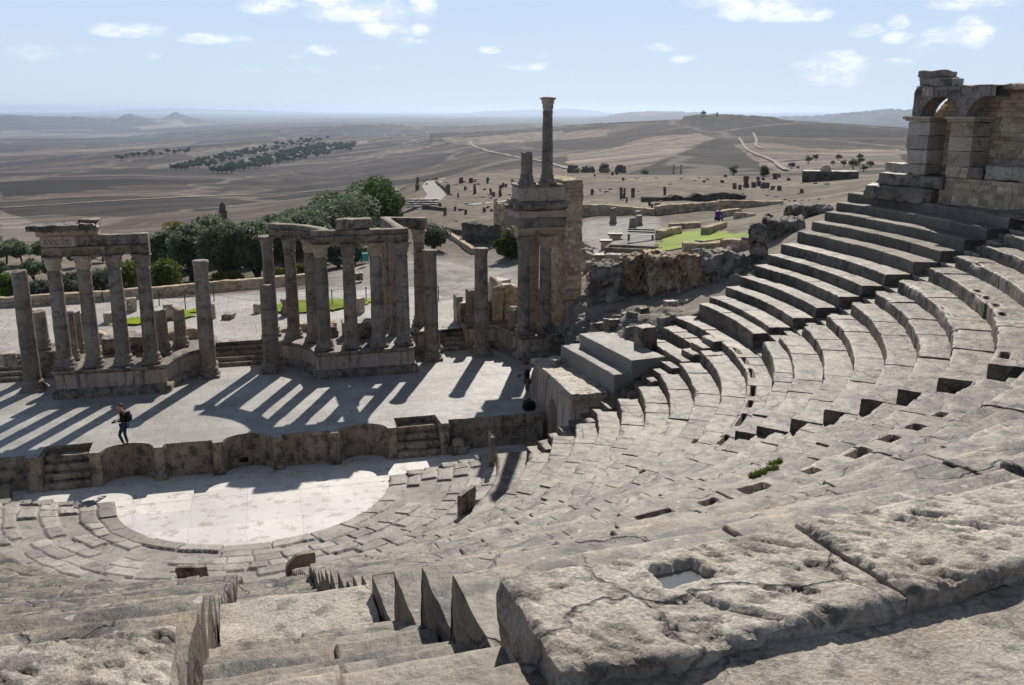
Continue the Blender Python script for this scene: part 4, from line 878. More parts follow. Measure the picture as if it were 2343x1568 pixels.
amp = np.interp(np.log(TD), np.log([38, 60, 200, 1000, 4000, 20000]), [.06, .10, .35, 1.3, 5, 14])[None]
scl = np.interp(np.log(TD), np.log([38, 60, 200, 1000, 4000, 20000]), [2.2, 3, 12, 70, 300, 1500])
nz = fbm(XY / 4.5, 4, 2) * (TD < 120) * .16 + fbm(XY / 30, 4, 5) * .5 * sstep(TD, 90, 160) + fbm(XY / 480, 5, 16) * 4.0 * sstep(TD, 700, 1500) + fbm(XY / 160, 5, 6) * 2.2 * sstep(TD, 350, 800) + fbm(XY / 900, 5, 7) * 9 * sstep(TD, 3000, 6000)
flat = sstep(TD, 60, 66)[None] * np.ones((NA, 1)); rightp = sstep(TAZ, colaz(1280), colaz(1340))[:, None]; flat = np.maximum(flat * 1.0, rightp * .9)
plaza = (sstep(TAZ, colaz(1300), colaz(1330)) * (1 - sstep(TAZ, colaz(1500), colaz(1530))))[:, None] * (sstep(TD, 52, 54) * (1 - sstep(TD, 76, 78)))[None]
TZ = TZ + nz * flat * (1 - .9 * plaza)
# nothing pokes through the theatre
ins = (TY < 15.0) & (TX < 15.8); TZ = np.where(ins, np.minimum(TZ, -1.5), TZ)
ins2 = (TY > 14.4) & (TY < 22) & (TX < 13.5); TZ = np.where(ins2, np.minimum(TZ, 2.27), TZ)
rr_ = np.hypot(TX, TY); ins3 = (TY < 1.6 + (np.maximum(rr_, 18.4) - 18.64) * .31) & (rr_ < 31.5); TZ = np.where(ins3, np.minimum(TZ, LINE(np.maximum(rr_, 12)) - 1.6), TZ)
def zt(x, y):
    az = math.atan2(x - CAM[0], y - CAM[1]); D = math.hypot(x - CAM[0], y - CAM[1])
    a = np.clip((az - TAZ[0]) / (TAZ[1] - TAZ[0]), 0, NA - 1.001); i = int(a); fa = a - i; j = int(np.clip(np.searchsorted(TD, D) - 1, 0, ND - 2)); fd = np.clip((D - TD[j]) / (TD[j + 1] - TD[j]), 0, 1)
    return float((TZ[i, j] * (1 - fd) + TZ[i, j + 1] * fd) * (1 - fa) + (TZ[i + 1, j] * (1 - fd) + TZ[i + 1, j + 1] * fd) * fa)
def hit(px, py, D0=47.0):
    """where the sight line through a photo point meets the terrain"""
    d = ray(px, py); az = math.atan2(d[0], d[1]); s = d[2] / math.hypot(d[0], d[1]); a = float(np.clip((az - TAZ[0]) / (TAZ[1] - TAZ[0]), 0, NA - 1.001)); i = int(a); f = a - i
    prof_ = TZ[i] * (1 - f) + TZ[i + 1] * f; df = (CAM[2] + TD * s) - prof_; ok = np.where((df <= 0) & (TD >= D0))[0]
    if len(ok) == 0: D = 3000.0
    else:
        j = ok[0]; D = TD[j] if j == 0 or df[j - 1] <= 0 else TD[j - 1] + (TD[j] - TD[j - 1]) * df[j - 1] / (df[j - 1] - df[j])
    return np.array([CAM[0] + math.sin(az) * D, CAM[1] + math.cos(az) * D, CAM[2] + D * s]), D
def pxm(P):      # metres per photo pixel at P
    v = np.array(P) - CAM; c, s = math.cos(YAW), math.sin(YAW); return ((v[0] * s + v[1] * c) * math.cos(PITCH) - v[2] * math.sin(PITCH)) / FPX
# ---- field colours: strips and patches that belong to the land
def inpoly(px, py, poly):
    r = np.zeros(px.shape, bool); n_ = len(poly)
    for i in range(n_):
        x1, y1 = poly[i]; x2, y2 = poly[(i + 1) % n_]
        c = ((y1 > py) != (y2 > py)) & (px < (x2 - x1) * (py - y1) / (y2 - y1 + 1e-12) + x1); r ^= c
    return r
LD = np.log(TD)[None] * np.ones((NA, 1)); LA = TAZ[:, None] * np.ones((1, ND))
rng = np.random.RandomState(11)
# anisotropic cells
u = (TX * .93 + TY * .36); v = (-TX * .36 + TY * .93)
def cellval(u, v, seed):
    iu = np.floor(u); iv = np.floor(v); best = np.full(u.shape, 1e9); val = np.zeros(u.shape); sec = np.full(u.shape, 1e9)
    for du in (-1, 0, 1):
        for dv in (-1, 0, 1):
            a = iu + du; b = iv + dv; I = a.astype(np.int64); J = b.astype(np.int64)
            jx = _h(I, J, I * 0, seed); jy = _h(I, J, I * 0 + 1, seed); rv = _h(I, J, I * 0 + 2, seed)
            d = np.abs(u - a - jx) + np.abs(v - b - jy) * 1.1; nb = d < best; sec = np.where(nb, best, np.minimum(sec, d)); val = np.where(nb, rv, val); best = np.where(nb, d, best)
    return val, sec - best
wq = fbm(XY / 260, 3, 9) * .5
v1, e1 = cellval(u / 420 + wq, v / 120 + wq, 3); v2, e2 = cellval(u / 1500 + wq, v / 420 + wq, 4)
vv = np.where(LD > math.log(2600), v2, v1)
PAL = np.array([(.040, .034, .032), (.062, .053, .048), (.10, .086, .077), (.135, .116, .10), (.085, .073, .066), (.21, .182, .155), (.115, .098, .087), (.07, .06, .055)])
TC = PAL[np.clip((vv * 8).astype(int), 0, 7)]
ed = np.where(LD > math.log(2600), e2 * 3, e1); TC = TC * (.92 + .25 * (ed < .035))[..., None]
near = np.array([.165, .138, .112]); dry = np.array([.225, .19, .145]); dark_ = np.array([.10, .085, .07])
k1 = sstep(fbm(XY / 9, 5, 31), -.2, .35)[..., None]; k2 = sstep(fbm(XY / 3.0, 4, 32), .05, .5)[..., None]
nearc = near * (1 - k1) + dry * k1; nearc = nearc * (1 - .6 * k2) + dark_ * .6 * k2
TC = TC * np.array([.74, .69, .685]); TC = TC + (nearc * 1.15 - TC) * (1 - sstep(TD, 165, 215))[None, :, None]
gravel = np.array([.36, .335, .31]); rd = (1 - sstep(TD, 63, 66))[None] * (1 - rightp) ; rd2 = (sstep(TAZ, colaz(700), colaz(780)) * (1 - sstep(TAZ, colaz(1150), colaz(1250))))[:, None] * (1 - sstep(TD, 66, 78))[None]
rd = np.maximum(rd, rd2); TC = TC + (gravel * (.9 + .2 * k1) - TC) * rd[..., None]
TC = TC + (np.array([.37, .35, .33]) - TC) * plaza[..., None]
rocky = (rightp * (1 - sstep(TD, 49, 53))[None])[..., None]; TC = TC + (np.array([.27, .24, .21]) - TC) * rocky
FIELDS = [((.10, .086, .078), [(1440, 287), (1570, 266), (1780, 272), (2075, 297), (2075, 345), (1900, 342), (1720, 322), (1640, 317), (1560, 300)]), ((.07, .062, .064), [(330, 342), (470, 322), (560, 312), (640, 312), (560, 326), (420, 342)]), ((.085, .075, .075), [(560, 306), (700, 296), (860, 290), (980, 297), (900, 312), (760, 316), (640, 312)]), ((.20, .175, .155), [(420, 352), (560, 333), (640, 326), (640, 332), (540, 344), (440, 360)]), ((.07, .06, .056), [(840, 326), (1000, 318), (1120, 308), (1200, 302), (1180, 312), (1020, 326), (880, 336)]), ((.075, .064, .058), [(1080, 345), (1240, 335), (1400, 318), (1420, 322), (1300, 345), (1120, 356)]), ((.065, .056, .052), [(1600, 276), (1700, 280), (1850, 288), (1760, 292), (1600, 292)]),
          ((.23, .20, .175), [(300, 292), (430, 285), (460, 288), (330, 298)]), ((.16, .16, .165), [(0, 300), (200, 296), (420, 300), (300, 312), (0, 318)]),
          ((.06, .052, .049), [(1440, 396), (1510, 371), (1600, 332), (1640, 319), (1672, 322), (1695, 345), (1725, 367), (1765, 388), (1700, 404), (1440, 404)]), ((.235, .20, .17), [(1290, 392), (1420, 384), (1500, 368), (1590, 334), (1638, 318), (1600, 306), (1470, 318), (1400, 340), (1300, 352)]),
          ((.055, .047, .043), [(520, 452), (640, 435), (740, 421), (840, 408), (960, 414), (940, 425), (760, 436), (600, 446)]), ((.21, .18, .155), [(340, 388), (500, 364), (640, 345), (640, 338), (520, 352), (340, 380)]), ((.075, .065, .06), [(1690, 290), (1850, 290), (2060, 312), (2060, 330), (1880, 330), (1760, 318), (1700, 305)]),
          ((.215, .185, .155), [(1000, 318), (1230, 302), (1390, 296), (1390, 312), (1250, 322), (1080, 332)]), ((.055, .048, .045), [(0, 432), (130, 418), (260, 420), (180, 440), (0, 452)]), ((.09, .077, .068), [(0, 455), (300, 458), (560, 447), (500, 480), (300, 500), (0, 480)]), ((.2, .172, .147), [(240, 540), (400, 520), (520, 492), (500, 486), (380, 512), (240, 530)]),
          ((.24, .205, .17), [(560, 370), (760, 342), (840, 326), (835, 322), (720, 340), (540, 362)]), ((.19, .163, .14), [(1700, 345), (1800, 372), (2060, 340), (2060, 372), (1790, 392), (1740, 380)]), ((.25, .22, .19), [(0, 480), (60, 500), (120, 540), (90, 552), (0, 552)])]
for c_, poly in FIELDS:
    w_ = []
    for p in poly:
        P, D = hit(p[0], p[1], 170); w_.append((math.atan2(P[0] - CAM[0], P[1] - CAM[1]), math.log(D)))
    wob = fbm(np.stack([LA * 60, LD * 14, LA * 0], -1), 3, 8)
    mk = inpoly(LA + wob * .004, LD + wob * .02, w_); TC[mk] = np.array(c_) * np.array([1.0, .98, 1.02]) * (.58 if sum(c_) < .3 else .88)
STR = fbm(np.stack([u / 260 + wq, v / 14 + wq * 6, u * 0], -1), 4, 14); TC = TC * (1 + .42 * STR * sstep(TD, 170, 260)[None] * (1 - sstep(TD, 5000, 9000)[None]))[..., None]
m, n = newmat('open_land'); co = n.n('ShaderNodeNewGeometry').outputs[0]; c = n.attr('tint')
f1 = n.noise(co, .9, 6, .65); f2 = n.noise(co, 7.0, 4, .65); f3 = n.noise(co, .06, 5, .6)
c = n.mix(1.0, c, n.mix(n.step(f1, .3, .7), (.72, .72, .73), (1.25, 1.24, 1.22)), 'MULTIPLY'); c = n.mix(1.0, c, n.mix(n.step(f3, .3, .7), (.85, .85, .86), (1.14, 1.13, 1.1)), 'MULTIPLY')
p0 = n.vmath('MULTIPLY', co, (1, 1, 0)); nt = n.n('ShaderNodeTexNoise'); n.put(nt.inputs['Vector'], p0); n.put(nt.inputs['Scale'], .012); n.put(nt.inputs['Detail'], 4)
def rotz(v, ang_):
    r_ = n.n('ShaderNodeVectorRotate', rotation_type='Z_AXIS'); n.put(r_.inputs['Vector'], v); n.put(r_.inputs['Angle'], ang_); return r_.outputs[0]
pd_ = n.vmath('ADD', p0, n.vmath('SCALE', nt.outputs[1], 70.0)); pr = n.vmath('MULTIPLY', rotz(pd_, -1.25), (1 / 560, 1 / 170, 0))
cellc = n.n('ShaderNodeSeparateColor'); n.put(cellc.inputs[0], n.voro(pr, 1.0, out=1)); edge_ = n.voro(pr, 1.0, 'DISTANCE_TO_EDGE')
stf = n.noise(n.vmath('MULTIPLY', rotz(pd_, n.math('MULTIPLY_ADD', cellc.outputs[0], -1.5, -.3)), (.0035, .06, 0)), 1.0, 6, .62); far = n.step(n.vmath('LENGTH', co), 170, 300)
stc = n.mix(n.step(stf, .34, .66), (.52, .51, .52), (1.46, 1.42, 1.35), 'MIX')
stc = n.mix(1.0, stc, n.mix(cellc.outputs[1], (.68, .66, .66), (1.28, 1.26, 1.23)), 'MULTIPLY')
big_ = n.n('ShaderNodeSeparateColor'); n.put(big_.inputs[0], n.voro(n.vmath('MULTIPLY', rotz(n.vmath('ADD', p0, n.vmath('SCALE', nt.outputs[1], 300.0)), -.5), (1 / 2600, 1 / 1000, 0)), 1.0, out=1)); vfar = n.step(n.vmath('LENGTH', co), 2200, 4500)
stc = n.mix(vfar, stc, n.mix(1.0, stc, n.mix(big_.outputs[0], (.45, .44, .46), (1.7, 1.62, 1.5)), 'MULTIPLY'))
c = n.mix(far, c, n.mix(1.0, c, stc, 'MULTIPLY'))
c = n.mix(n.math('MULTIPLY', n.math('MULTIPLY', far, n.math('SUBTRACT', 1.0, n.step(edge_, .008, .03))), .5), c, (.24, .21, .18))
c = n.mix(n.math('MULTIPLY', n.step(f2, .62, .7), .45), c, (.42, .40, .37))
c = n.mix(n.math('MULTIPLY', n.step(f2, .42, .34), .4), c, (.06, .05, .042))
n.out(c, .92, n.bump(n.math('ADD', f2, n.math('MULTIPLY', f1, 2.0)), .8, .08), .1)
M['land'] = m
g = G(); g.grid(np.stack([TX, TY, TZ], -1), TC, flip=True); tag(g.build('ground', m), kind='structure')

# ---- ribbons: roads and tracks lying on the land
def ribbon(name, pts, width, mat, lift=.05, kind='structure', D0=100, tint=1.0, n_=60):
    Q = np.array([hit(p[0], p[1], D0)[0] for p in pts]); t = np.concatenate([[0], np.cumsum(np.linalg.norm(np.diff(Q[:, :2], axis=0), axis=1))]); s = np.linspace(0, t[-1], n_)
    C = np.stack([np.interp(s, t, Q[:, 0]), np.interp(s, t, Q[:, 1])], 1); 
    for _ in range(3): C[1:-1] = (C[:-2] + 2 * C[1:-1] + C[2:]) / 4
    T_ = np.gradient(C, axis=0); T_ /= np.linalg.norm(T_, axis=1, keepdims=True); Nn = np.stack([-T_[:, 1], T_[:, 0]], 1); P = []
    for o in (-.5, -.2, .2, .5):
        X = C + Nn * (o * width); P.append(np.stack([X[:, 0], X[:, 1], [zt(*q) + lift for q in X]], 1))
    g = G(); g.grid(np.stack(P, 1), tint); o = g.build(name, mat); return tag(o, kind=kind)
M['dirt'] = plain('pale_dirt_track', (.30, .27, .235), .9, .1, .15, .4); M['gravel'] = plain('gravel_path', (.38, .355, .32), .9, .15, .2, 1.5)
ribbon('road', [(-60, 478), (60, 473), (250, 462), (420, 452), (560, 446), (700, 438), (860, 429), (960, 423), (1010, 410)], 5.0, M['dirt'], .4)
ribbon('track', [(1150, 312), (1085, 318), (1075, 325), (1090, 338), (1120, 348), (1180, 360), (1260, 374), (1330, 392)], 3.5, M['dirt'], .5)
ribbon('track_lane', [(1722, 305), (1730, 320), (1728, 335), (1745, 342), (1800, 340)], 2, M['dirt'], .6)
ribbon('track_lane', [(1690, 316), (1720, 350), (1770, 370), (1800, 392)], 2.2, M['dirt'], .6)
ribbon('path', [(945, 482), (985, 462), (1000, 445), (985, 425), (992, 415)], 2.6, M['gravel'], .06, D0=70, n_=40)
ribbon('path', [(1075, 470), (1130, 465), (1190, 456), (1330, 440)], 1.6, M['gravel'], .06, D0=70, n_=40)

# ---- haze: one box of pale air round everything
m, n = newmat('haze_air'); pv = n.n('ShaderNodeVolumePrincipled'); pv.inputs['Color'].default_value = (.68, .81, 1, 1); pv.inputs['Density'].default_value = HAZE if 'HAZE' in globals() else .5 / 9000; pv.inputs['Anisotropy'].default_value = .6
o_ = n.n('ShaderNodeOutputMaterial'); m.node_tree.links.new(pv.outputs[0], o_.inputs['Volume'])
zb = float(TZ.min()) - 1.5; ztp = float(TZ.max()) + 25
bm = bmesh.new(); bmesh.ops.create_cube(bm, size=1); me = bpy.data.meshes.new('haze'); bm.to_mesh(me); bm.free(); hz = bpy.data.objects.new('haze', me); col.objects.link(hz); me.materials.append(m)
hz.location = (0, 0, (zb + ztp) / 2); hz.scale = (96000, 96000, ztp - zb); tag(hz, kind='stuff')
# ================================================================== arcade on the upper right rim
M['pale'] = stone('pale_pier_stone', (.46, .39, .32), (.54, .47, .40), damt=.35, dlo=.54, dhi=.7, specks=.1, s1=.9, s2=2.4, s3=20, rough=.85, bump=.4, streak=.2, spec=.2)
ar = thing('rim_arcade', 'ruined two arch stone arcade on the rim above the top seats, letters on its spandrel', 'arcade', (27.6, -2, 11.2))
DY = lambda y: 27.27 + (0.5 - y) * .152
def abox(g, y0, y1, x0, x1, z0, z1, **k):     # box in arcade coordinates: y along the wall, x = depth behind the wall face
    yc = (y0 + y1) / 2; a = math.atan2(.989, -.15); cx = DY(yc) + (x0 + x1) / 2
    return rbox(g, (cx, yc, z0), (abs(y1 - y0), x1 - x0, z1 - z0), a, **k)
for (ya, yb, sd) in ((.62, -.52, 1), (-1.55, -2.66, 2)):
    g = G(); zz = 11.25
    for i, h in enumerate((.42, .62, .55, .58)):
        abox(g, yb, ya, .02 * (i % 2), .95, zz, zz + h - .01, res=.12, amp=.015, rnd=.025, seed=i + sd * 9, tint=[1.05, .9, 1.1, .82][(i + sd) % 4], chip=.06); zz += h
    kid(g.build('pier', M['pale' if sd == 1 else 'carved']), ar)
    g = G(); abox(g, yb - .08, ya + .08, -.1, 1.0, zz, zz + .09, res=.1, amp=.012, rnd=.02, seed=sd); abox(g, yb - .17, ya + .17, -.18, 1.05, zz + .09, zz + .2, res=.1, amp=.012, rnd=.02, seed=sd + 3); kid(g.build('impost', M['carved']), ar)
def spandrel():
    ny, nz = 130, 44; Y, Z = np.meshgrid(np.linspace(.36, -3.75, ny), np.linspace(13.44, 14.76, nz), indexing='ij'); d = np.minimum(np.hypot(Y + 1.03, Z - 13.44) - .97, np.hypot(Y + 3.3, Z - 13.44) - .97)
    d = np.minimum(d, (Y + 3.55) + fbm(np.stack([Y * 0, Z * 2, Z], -1), 3, 3) * .2 + np.clip(Z - 14.0, 0, 1) * .1); d = np.where(Y < -3.3, np.minimum(d, Y + 3.62), d)
    left = .36 - Y + np.minimum(0, 14.55 - Z) * .5; d = np.minimum(d, left)
    for off, fl in ((-.02, 0), (.62, 1)):
        idx = np.arange(ny * nz).reshape(ny, nz); q = np.stack([idx[:-1, :-1], idx[1:, :-1], idx[1:, 1:], idx[:-1, 1:]], -1).reshape(-1, 4)
        bad = (d < -.02).reshape(-1)[q].any(1); X = DY(Y) + off + fbm(np.stack([Y * 0, Y, Z], -1) * 2.2, 4, 3) * .03 
        g = G() if fl == 0 else g; g.add(np.stack([X, Y, Z], -1), q[~bad])
    for yc, a1 in ((-1.03, math.pi), (-3.3, math.pi * .62)):
        t = np.linspace(0, a1, 26); S = np.stack([np.stack([DY(yc + .97 * np.cos(t)) + dx, yc + .97 * np.cos(t), 13.44 + .97 * np.sin(t)], 1) for dx in np.linspace(-.03, .66, 7)], 0); S += fbm(S * 3, 3, 3)[..., None] * .015; g.grid(S)
    kid(g.build('arch_spandrel', M['column']), ar)
    g = G(); abox(g, -3.55, .30, -.04, .66, 14.74, 14.8, res=.12, amp=.03, rnd=.02, seed=5); abox(g, .3, .38, 0, .64, 13.44, 14.6, res=.15, amp=.02, rnd=.02, seed=6); kid(g.build('spandrel_cap', M['column']), ar)
    g = G(); abox(g, -.62, -.05, -.05, .1, 14.4, 14.745, res=.1, amp=.01, rnd=.01, seed=9); kid(g.build('pale_keystone', M['plaster']), ar)
spandrel()
m, n = newmat('letter_grooves'); n.out((.10, .085, .07), .9); M['groove'] = m
for s_, y_ in (('IRI', .28), ('VTEMPL', -.86)): letters(s_, .34, (DY(y_) - .075, y_, 14.42), -math.pi / 2 + .15, M['groove'], ar, .003)
g = G(); abox(g, -1.02, .28, .0, .8, 14.8, 15.16, res=.1, amp=.02, rnd=.03, seed=21, chip=.08); kid(g.build('top_block', M['column']), ar)
g = G(); abox(g, -.95, .34, -.06, .8, 15.165, 15.42, res=.1, amp=.03, rnd=.05, seed=22, chip=.12); kid(g.build('top_moulding', M['column']), ar)
loose('loose_stone', 'small pale loose stone perched on top of the arcade', (DY(-1.4) + .3, -1.45, 14.8), (.34, .3, .3), .4, 3, 'block', res=.05)
bw = thing('rubble_back_wall', 'golden rubble wall closing the arcade from behind, with an arched recess', 'wall', (28.9, -4, 11.2))
g = G(); ny, nz = 190, 84; Y, Z = np.meshgrid(np.linspace(.8, -9.5, ny), np.linspace(11.2, 15.0, nz), indexing='ij'); dj, rid = cells(-Y, Z - 11.2, .17, .18, .42, 4)
X = DY(Y) + .98; rec = np.hypot((Y + 4.75), np.maximum(Z - 13.3, 0)); X = X + np.where((rec < 1.55) & (Z > 11.9), .55 * np.sqrt(np.clip(1 - (rec / 1.6) ** 2, 0, 1)), 0)
X = X - sstep(dj, 0, .03) * .04 * (.5 + rid) + fbm(np.stack([X, Y, Z], -1) * 1.3, 4, 3) * .05
top = 14.72 + fbm(np.stack([Y * .8, Y * 0, Y * 0], -1), 4, 8) * .2 - .55 * np.clip((Y + 1.0), 0, 1); Z2 = np.minimum(Z, top)
edge = .55 - .95 * np.clip((Z - 13.4) / .7, 0, 1) + fbm(np.stack([Z * 2, Z * 0, Z * 0], -1), 3, 9) * .1; Y2 = np.minimum(Y, edge)
g.grid(np.stack([X, Y2, Z2], -1), (.6 + .55 * ((rid * 7.3) % 1)) * (.6 + .4 * sstep(dj, 0, .02)))
P0 = np.stack([X[:, -1], Y2[:, -1], Z2[:, -1]], -1); P = np.stack([P0 + np.array([dx, 0, 0]) for dx in np.linspace(0, 1.0, 10)], 0); P[..., 2] += fbm(P * 2.5, 4, 2) * .08; g.grid(P)
P0 = np.stack([X[0], Y2[0], Z2[0]], -1); P = np.stack([P0 + np.array([dx, 0, 0]) for dx in np.linspace(0, 1.0, 10)], 0); g.grid(P); kid(g.build('rubble_face', M['rubble']), bw)
g = G(); abox(g, -5.6, -4.2, .62, 1.1, 13.2, 13.36, res=.1, amp=.02, rnd=.03, seed=3); kid(g.build('ledge_stone', M['carved']), bw)
g = G(); abox(g, -9.5, -2.9, .5, 1.6, 14.6, 14.85, res=.08, amp=.05, rnd=.06, seed=4, masonry=(.14, .2, .5, .04), chip=.2); kid(g.build('ragged_top', M['rubble']), bw)
pd = thing('rim_podium', 'stepped block podium and rubble base carrying the arcade', 'podium', (27.6, -2, 10.2))
for i, (ya, yb, x0, x1, z0, z1, mt) in enumerate(((2.5, -1.3, -.35, 1.5, 10.1, 10.72, 'seat'), (1.9, -1.55, -.12, 1.5, 10.73, 11.24, 'seat'), (2.3, .7, .55, 1.6, 10.73, 11.62, 'block'), (-1.5, -3.3, .02, .9, 11.26, 11.72, 'seat'), (-3.35, -5.2, .05, .9, 11.26, 11.8, 'block'), (-5.25, -9.2, .1, .9, 11.26, 11.7, 'seat'))):
    g = G(); abox(g, yb, ya, x0, x1, z0, z1, res=.12, amp=.02, rnd=.04, seed=i + 60, chip=.1); kid(g.build('block_course', M[mt]), pd)
g = G(); abox(g, -9.3, -1.2, .05, 1.2, 10.05, 11.25, res=.06, amp=.03, rnd=.04, seed=71, masonry=(.19, .2, .5, .04)); kid(g.build('rubble_base', M['rubble']), pd)
g = G(); A = np.linspace(R(-24), R(7), 60); rr = np.linspace(27.2, 29.5, 8); P = np.stack([rr[:, None] * np.cos(A), rr[:, None] * np.sin(A), np.full((8, 60), 10.17)], -1); P[..., 2] += fbm(P * 1.5, 4, 3) * .03; g.grid(P); kid(g.build('rim_floor', M['seat']), cavea)

# ================================================================== rocks and rubble between the theatre and the lawn
def lump(g, c, s, seed, res=.16, amp=.22, tint=1.0):
    n1, n2 = 30, 18; th = np.linspace(0, 2 * math.pi, n1, endpoint=False); ph = np.linspace(.12, math.pi - .1, n2)
    D = np.stack([np.sin(ph)[:, None] * np.cos(th), np.sin(ph)[:, None] * np.sin(th), np.cos(ph)[:, None] * np.ones(n1)], -1)
    D = np.sign(D) * np.abs(D) ** .62
    q = D * 1.0 + seed * 3.17; f = 1 + fbm(q * 1.3, 4, seed)[..., None] * .45 + np.abs(fbm(q * 2.7, 4, seed + 2))[..., None] * .5 + np.round(fbm(q * 1.9, 2, seed + 6)[..., None] * 4) / 4 * .25
    P = D * f * np.array(s) / 2 + np.array([0, 0, s[2] * .32]) + np.array(c); g.grid(P, tint, closed=True); return g
def rock(px, py, w, h, seed, lab, group=None, D0=38, mat='rock', depth=1.0, zoff=0.0):
    P, D = hit(px, py, D0); k = pxm(P); g = G(); rbox(g, (0, 0, 0), (w * k, w * k * depth * .8, h * k), 0, res=max(.07, w * k / 9), amp=w * k * .06, rnd=w * k * .08, seed=seed, freq=1.5, chip=w * k * .3, taper=.75, tilt=(.2 * math.sin(seed), .2 * math.cos(seed))); o = g.build('boulder', M[mat]); o.location = (P[0], P[1], P[2] - .1 + zoff); o.rotation_euler = (0, 0, seed * 1.3)
    return tag(o, lab, 'rock', group)
M['cliff'] = stone('warm_cliff_rock', (.50, .36, .235), (.56, .44, .31), dark=(.13, .10, .075), damt=.6, dlo=.5, dhi=.62, specks=.1, s1=.5, s2=1.1, s3=6, rough=.9, bump=1.0, bdist=.08, streak=.55, spec=.1)
# the rubble mound beside the seats
def mound(name, lab, pts, x0, x1, y0, y1, res, mat, seed, rough=.35, kind=None):
    X, Y = np.meshgrid(np.arange(x0, x1, res), np.arange(y0, y1, res), indexing='ij'); p = np.array(pts, float)
    d = np.hypot(X[..., None] - p[:, 0], Y[..., None] - p[:, 1]) + .15; wgt = d ** -2.8; Z = (wgt * p[:, 2]).sum(-1) / wgt.sum(-1); RR = (wgt * p[:, 3]).sum(-1) / wgt.sum(-1)
    q = np.stack([X, Y, X * 0], -1); r1 = fbm(q * .8, 4, seed); r2 = 1 - 2 * np.abs(fbm(q * 1.7, 4, seed + 1)); r3 = fbm(q * 5, 3, seed + 2); r4 = np.floor((r1 * 3 + r2) * 2) / 2; r5 = np.abs(fbm(q * 3.1, 4, seed + 8)); cl_, rid_ = cells(X - Y * .3 + r1 * .5, Y + X * .2 + r2 * .3, .5, .4, .9, 3)
    Z = Z + RR * (rough * (r1 * .8 + r2 * .35 + r4 * .28 + r5 * .7 + (rid_ - .5) * .45 * sstep(cl_, 0, .06)) + .09 * r3)
    global MH; MH = (x0, y0, res, Z)
    g = G(); g.grid(np.stack([X, Y, Z], -1), .85 + .3 * fbm(q * .7, 3, seed + 5)); return tag(g.build(name, M[mat]), lab, 'rubble mound')
mound('rubble_mound', 'lumpy grey rubble mound with a flat top between the seats and the tall masonry pier',
      [(14.6, 1.0, 3.6, .3), (15.0, 2.5, 4.3, .5), (14.2, 3.5, 3.4, .3), (15.2, 4.6, 4.0, .8), (14.4, 6.0, 2.6, .6), (15.5, 6.5, 4.1, .9), (15.0, 9, 2.2, .5), (16.3, 9.2, 3.2, .9), (15.8, 2.0, 4.9, .6), (16.4, 3.6, 5.0, .35), (17.2, 5.2, 5.05, .2), (18.4, 6.8, 5.05, .15), (19.6, 7.8, 5.0, .2), (17.3, 2.5, 5.15, .2), (18.2, 3.4, 5.3, .2), (19.5, 4.6, 5.2, .2), (17.0, 8.2, 4.4, .8), (18.5, 10, 4.3, .6), (20.5, 9, 4.9, .4), (17.4, .6, 4.5, .2), (22, 7, 5.4, .5), (20.0, 2.8, 5.2, .4), (16.2, .2, 4.3, .3)], 14.2, 22, .3, 10.5, .085, 'rock', 5, .36)
# cliff masses
def cliff(px, py, w, h, dep, seed, lab, mat='cliff', D0=43.5):
    P, D = hit(px, py, D0); k = pxm(P); g = G()
    rbox(g, (0, 0, -.4), (w * k, dep, h * k * 1.03 + .4), 0, res=.06, amp=.16, rnd=.16, seed=seed, freq=.9, chip=.45, masonry=(.34, .3, 1.0, .10))
    for V in g.V: V += (np.abs(fbm(V * 1.1 + seed, 4, seed + 31)) - .2)[:, None] * np.array([0, .55, .25]) + (np.abs(fbm(V * np.array([2.6, 2.6, 1.3]) + seed, 4, seed + 37)) - .2)[:, None] * np.array([.1, .4, .2])
    for V in g.V: V += np.stack([fbm(V * np.array([3.0, 3.0, .9]) + seed, 4, seed + 9), np.zeros(len(V)), np.zeros(len(V))], -1)[:, [1, 0, 2]] * .22 + np.stack([fbm(V * 4 + seed + i, 3, seed + i) for i in range(3)], -1) * .06
    o = g.build('rock_cliff', M[mat]); az = math.atan2(P[0] - CAM[0], P[1] - CAM[1]); o.rotation_euler = (0, 0, -az + (seed % 3 - 1) * .15); o.location = (P[0] + math.sin(az) * dep / 2, P[1] + math.cos(az) * dep / 2, P[2]); tag(o, lab, 'rock cliff')
cliff(1385, 692, 74, 84, 1.6, 3, 'dark left end of the rock cliff behind the rubble mound', 'rock')
cliff(1450, 676, 70, 84, 1.8, 4, 'tall warm orange rock face left of the middle of the cliff')
cliff(1515, 672, 84, 82, 1.8, 5, 'widest warm rock face in the middle of the cliff')
cliff(1585, 660, 80, 70, 1.8, 7, 'right end of the rock cliff under the low lawn wall')
cliff(1655, 640, 100, 52, 2.0, 8, 'rough grey rock bank between the cliff and the seat ends', 'rock')
cliff(1728, 600, 34, 84, 1.4, 9, 'ragged rubble end of the upper seats beside the lawn', 'rock', 40)
cliff(1790, 540, 90, 36, 1.8, 10, 'rubble bank above the ends of the upper seat rows', 'rock', 44)
cliff(1850, 498, 90, 22, 1.8, 12, 'far rubble bank at the ends of the topmost concrete rows', 'rock', 46)
rs = random.Random(4)
for i in range(85):
    px = rs.uniform(1335, 1725); py = rs.uniform(588, 700) if px < 1560 else rs.uniform(560, 650)
    if 1410 < px < 1620 and py > 648: continue
    w_ = rs.uniform(9, 34); rock(px, py, w_, w_ * rs.uniform(.5, .85), 100 + i, 'grey boulder among the broken rocks above the cliff beside the theatre', 'boulders around the rock cliff', D0=40)
x0_, y0_, rs_, MZ = MH
